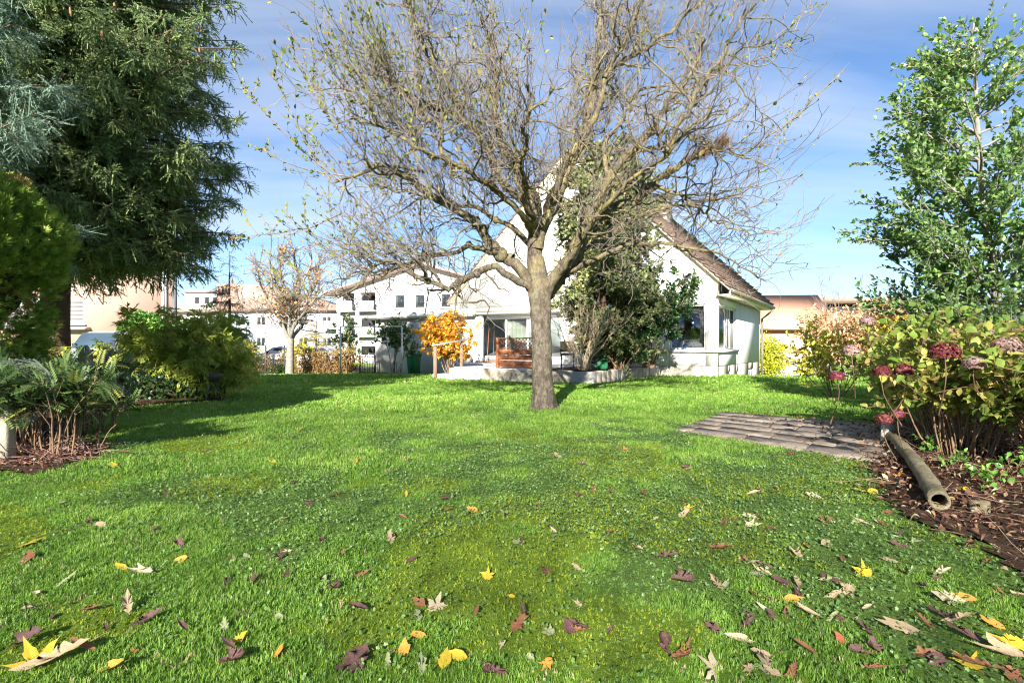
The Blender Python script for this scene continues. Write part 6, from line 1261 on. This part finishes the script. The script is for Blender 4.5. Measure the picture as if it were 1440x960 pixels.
while cnt < 215:
    px = rng.uniform(0, 1440); py = 560 + 395 * rng.uniform(0, 1) ** .8; x, y = gp2(px, py)
    if lastp is not None and rng.uniform() < .42: x, y = lastp[0] + rng.normal(0, .07), lastp[1] + rng.normal(0, .07); px = x / y * FPX + 720; py = 489 + FPX * CAMH / y
    lastp = (x, y)
    if not inlawn(np.array([x]), np.array([y]))[0] or rng.uniform() > .45 + .55 * (px > 950): continue
    if min((px - n_[0]) ** 2 + (py - n_[1]) ** 2 for n_ in NAMED) < 900: continue
    cl = rng.choice(['purple', 'brown', 'tan', 'greygreen', 'orange', 'cream'], p=[.33, .23, .17, .12, .05, .10]); put_leaf(x, y, rng.uniform(.05, .115), rng.choice(['oak', 'round', 'maple']), cl, float(rng.choice([.3, .8, .8])), rng.uniform(0, 6.28), desc[cl], 'small fallen leaves on the lawn', lift=.010); cnt += 1
# litter on the soil, paving edge and around the beds
litm = m_leaf('litter_leaf', [(0, (.04, .02, .018)), (.35, (.13, .055, .038)), (.6, (.22, .12, .07)), (.8, (.38, .27, .15)), (.93, (.52, .42, .26)), (1, (.60, .46, .05))], .15, .7)
acc = Acc()
for j, tpl in enumerate([t_oval(.3, .15, .3), t_oval(.22, .3, .5), t_oval(.12, .1, .1), t_oval(.36, .05, -.2)]):
    N = 19000; x = rng.uniform(-7.5, 8.5, N); y = rng.uniform(1.6, 11, N); w1 = (fbm(x, y, 2.2, 3) - .5) * .48 + rng.normal(0, .10, N); w2 = (fbm(x, y, 2.2, 43) - .5) * .48 + rng.normal(0, .10, N)
    k = inpoly(x + w1, y + w2, BED_R) | (inpoly(x + w1, y + w2, BED_L) & (rng.uniform(0, 1, N) < .5)) | (inpoly(x - .35, y, PAVE) & (rng.uniform(0, 1, N) < .05 + .35 * ss(3.6, 5.2, x)) & (j != 1)); x = x[k]; y = y[k]; M = len(x)
    acc.leaves(tpl, np.stack([x, y, ground(x, y) + .035 + rng.uniform(0, .03, M)], -1), np.stack([*rng.normal(0, 1, (2, M)), rng.normal(0, .2, M)], -1), np.array([[0, 0, 1.]]) + rng.normal(0, .35, (M, 3)), rng.uniform(.018, .06, M), np.clip(rng.beta(1.2, 1.6, M), 0, 1))
o = acc.build('leaf_litter', litm); tag(o, 'thick brown leaf litter covering the soil of the beds', 'leaf litter', kind='stuff')
N = 500; x = rng.uniform(2.4, 7, N); y = rng.uniform(2.4, 8, N); k = inpoly(x, y, BED_R); x = x[k]; y = y[k]; M = len(x); Q, Rr = grow(np.stack([x, y, ground(x, y) + .05], -1), np.stack([*rng.normal(0, 1, (2, M)), rng.uniform(-.1, .25, M)], -1), rng.uniform(.1, .5, M), 5, rng, .12, (0, 0, -.04), .004, .002); Q[:, :, 2] = np.maximum(Q[:, :, 2], .03)
V, F = tubes(Q, Rr, 3); o = mesh('fallen_twigs', V, F, stemm); tag(o, 'thin dry twigs scattered over the soil of the right bed', 'twigs', kind='stuff')
# little green plants in the right bed
for k, (px, py, s) in enumerate(((1316, 640, .2), (1340, 662, .16), (1398, 690, .2), (1425, 672, .22))):
    x, y = gp2(px, py); shrub('seedling', (x, y, .03), ['bright green seedling between the log and the hydrangea stems', 'small green seedling just right of the middle of the log', 'low green plant on the litter right of the wooden peg', 'low green plant at the right edge of the bed'][k], 'plant', rng, nst=8, H=s, spread=.9, stem_r=.003, ntw=14, twl=(.04, .1), nlf=60, lsz=(.03, .07), tpls=OV, lm=laurf, twr=.0015, baser=.03)

# ------------------------------------------------------------------ unseen leaf screens added behind the viewpoint to half-shade the near lawn
rng = np.random.default_rng(314)
for k, (x, y, w_, d_, H, lab) in enumerate(((-20.5, -10.6, 5.0, 1.2, 8.6, 'broad leaf screen added unseen behind the viewpoint to filter the sun, farthest to the left'), (-11, -10.5, 4.5, 1.2, 9.6, 'broad leaf screen added unseen behind the viewpoint to filter the sun, left of the camera'), (-2.2, -10.5, 4.3, 1.2, 9.9, 'broad leaf screen added unseen straight behind the viewpoint to filter the sun'), (5.1, -10.6, 3.0, 1.2, 10.2, 'narrower leaf screen added unseen behind the viewpoint to filter the sun, to the right'))):
    e = empty('added_leaf_screen', (x, y, 0), lab, 'tree'); tk = np.array([[(x, y, -.1), (x + .5, y, 2), (x - .4, y + .1, 4.5), (x - .3, y, 5.6)]], float); V, F = tubes(tk, np.array([[.07, .05, .03, .01]]), 10); mesh('trunk', V, F, brown, e, smooth=True)
    g_ = .045; A, B = np.meshgrid(np.arange(x - w_, x + w_, g_), np.arange(.3, H + .4, g_)); A = A.ravel(); B = B.ravel(); N = len(A); p = np.stack([A + rng.uniform(0, g_, N), y + d_ * rng.uniform(-1, 1, N), B + rng.uniform(0, g_, N)], -1); top = H - .8 * fbm(p[:, 0], p[:, 1] * 0, .5, 3) + .35; p = p[p[:, 2] < top]; N = len(p)
    i = rng.choice(np.where(p[:, 2] < 4.0)[0], 18); Q = np.stack([tk[0, 1 + (p[i, 2] > 4).astype(int)], (tk[0, 1 + (p[i, 2] > 4).astype(int)] + p[i]) / 2 + (0, 0, .3), p[i]], 1); V, F = tubes(Q, np.broadcast_to(np.array([.014, .009, .004]), (18, 3)), 4); mesh('branches', V, F, brown, e)
    V, F, ix = scatter(*t_diamond(.42, .05), p, rng.normal(0, 1, (N, 3)), rng.normal(0, 1, (N, 3)), rng.uniform(.05, .075, N) * LEAFK); mesh('leaves', V, F, laurf, e, rnd=rng.uniform(0, 1, N)[ix])
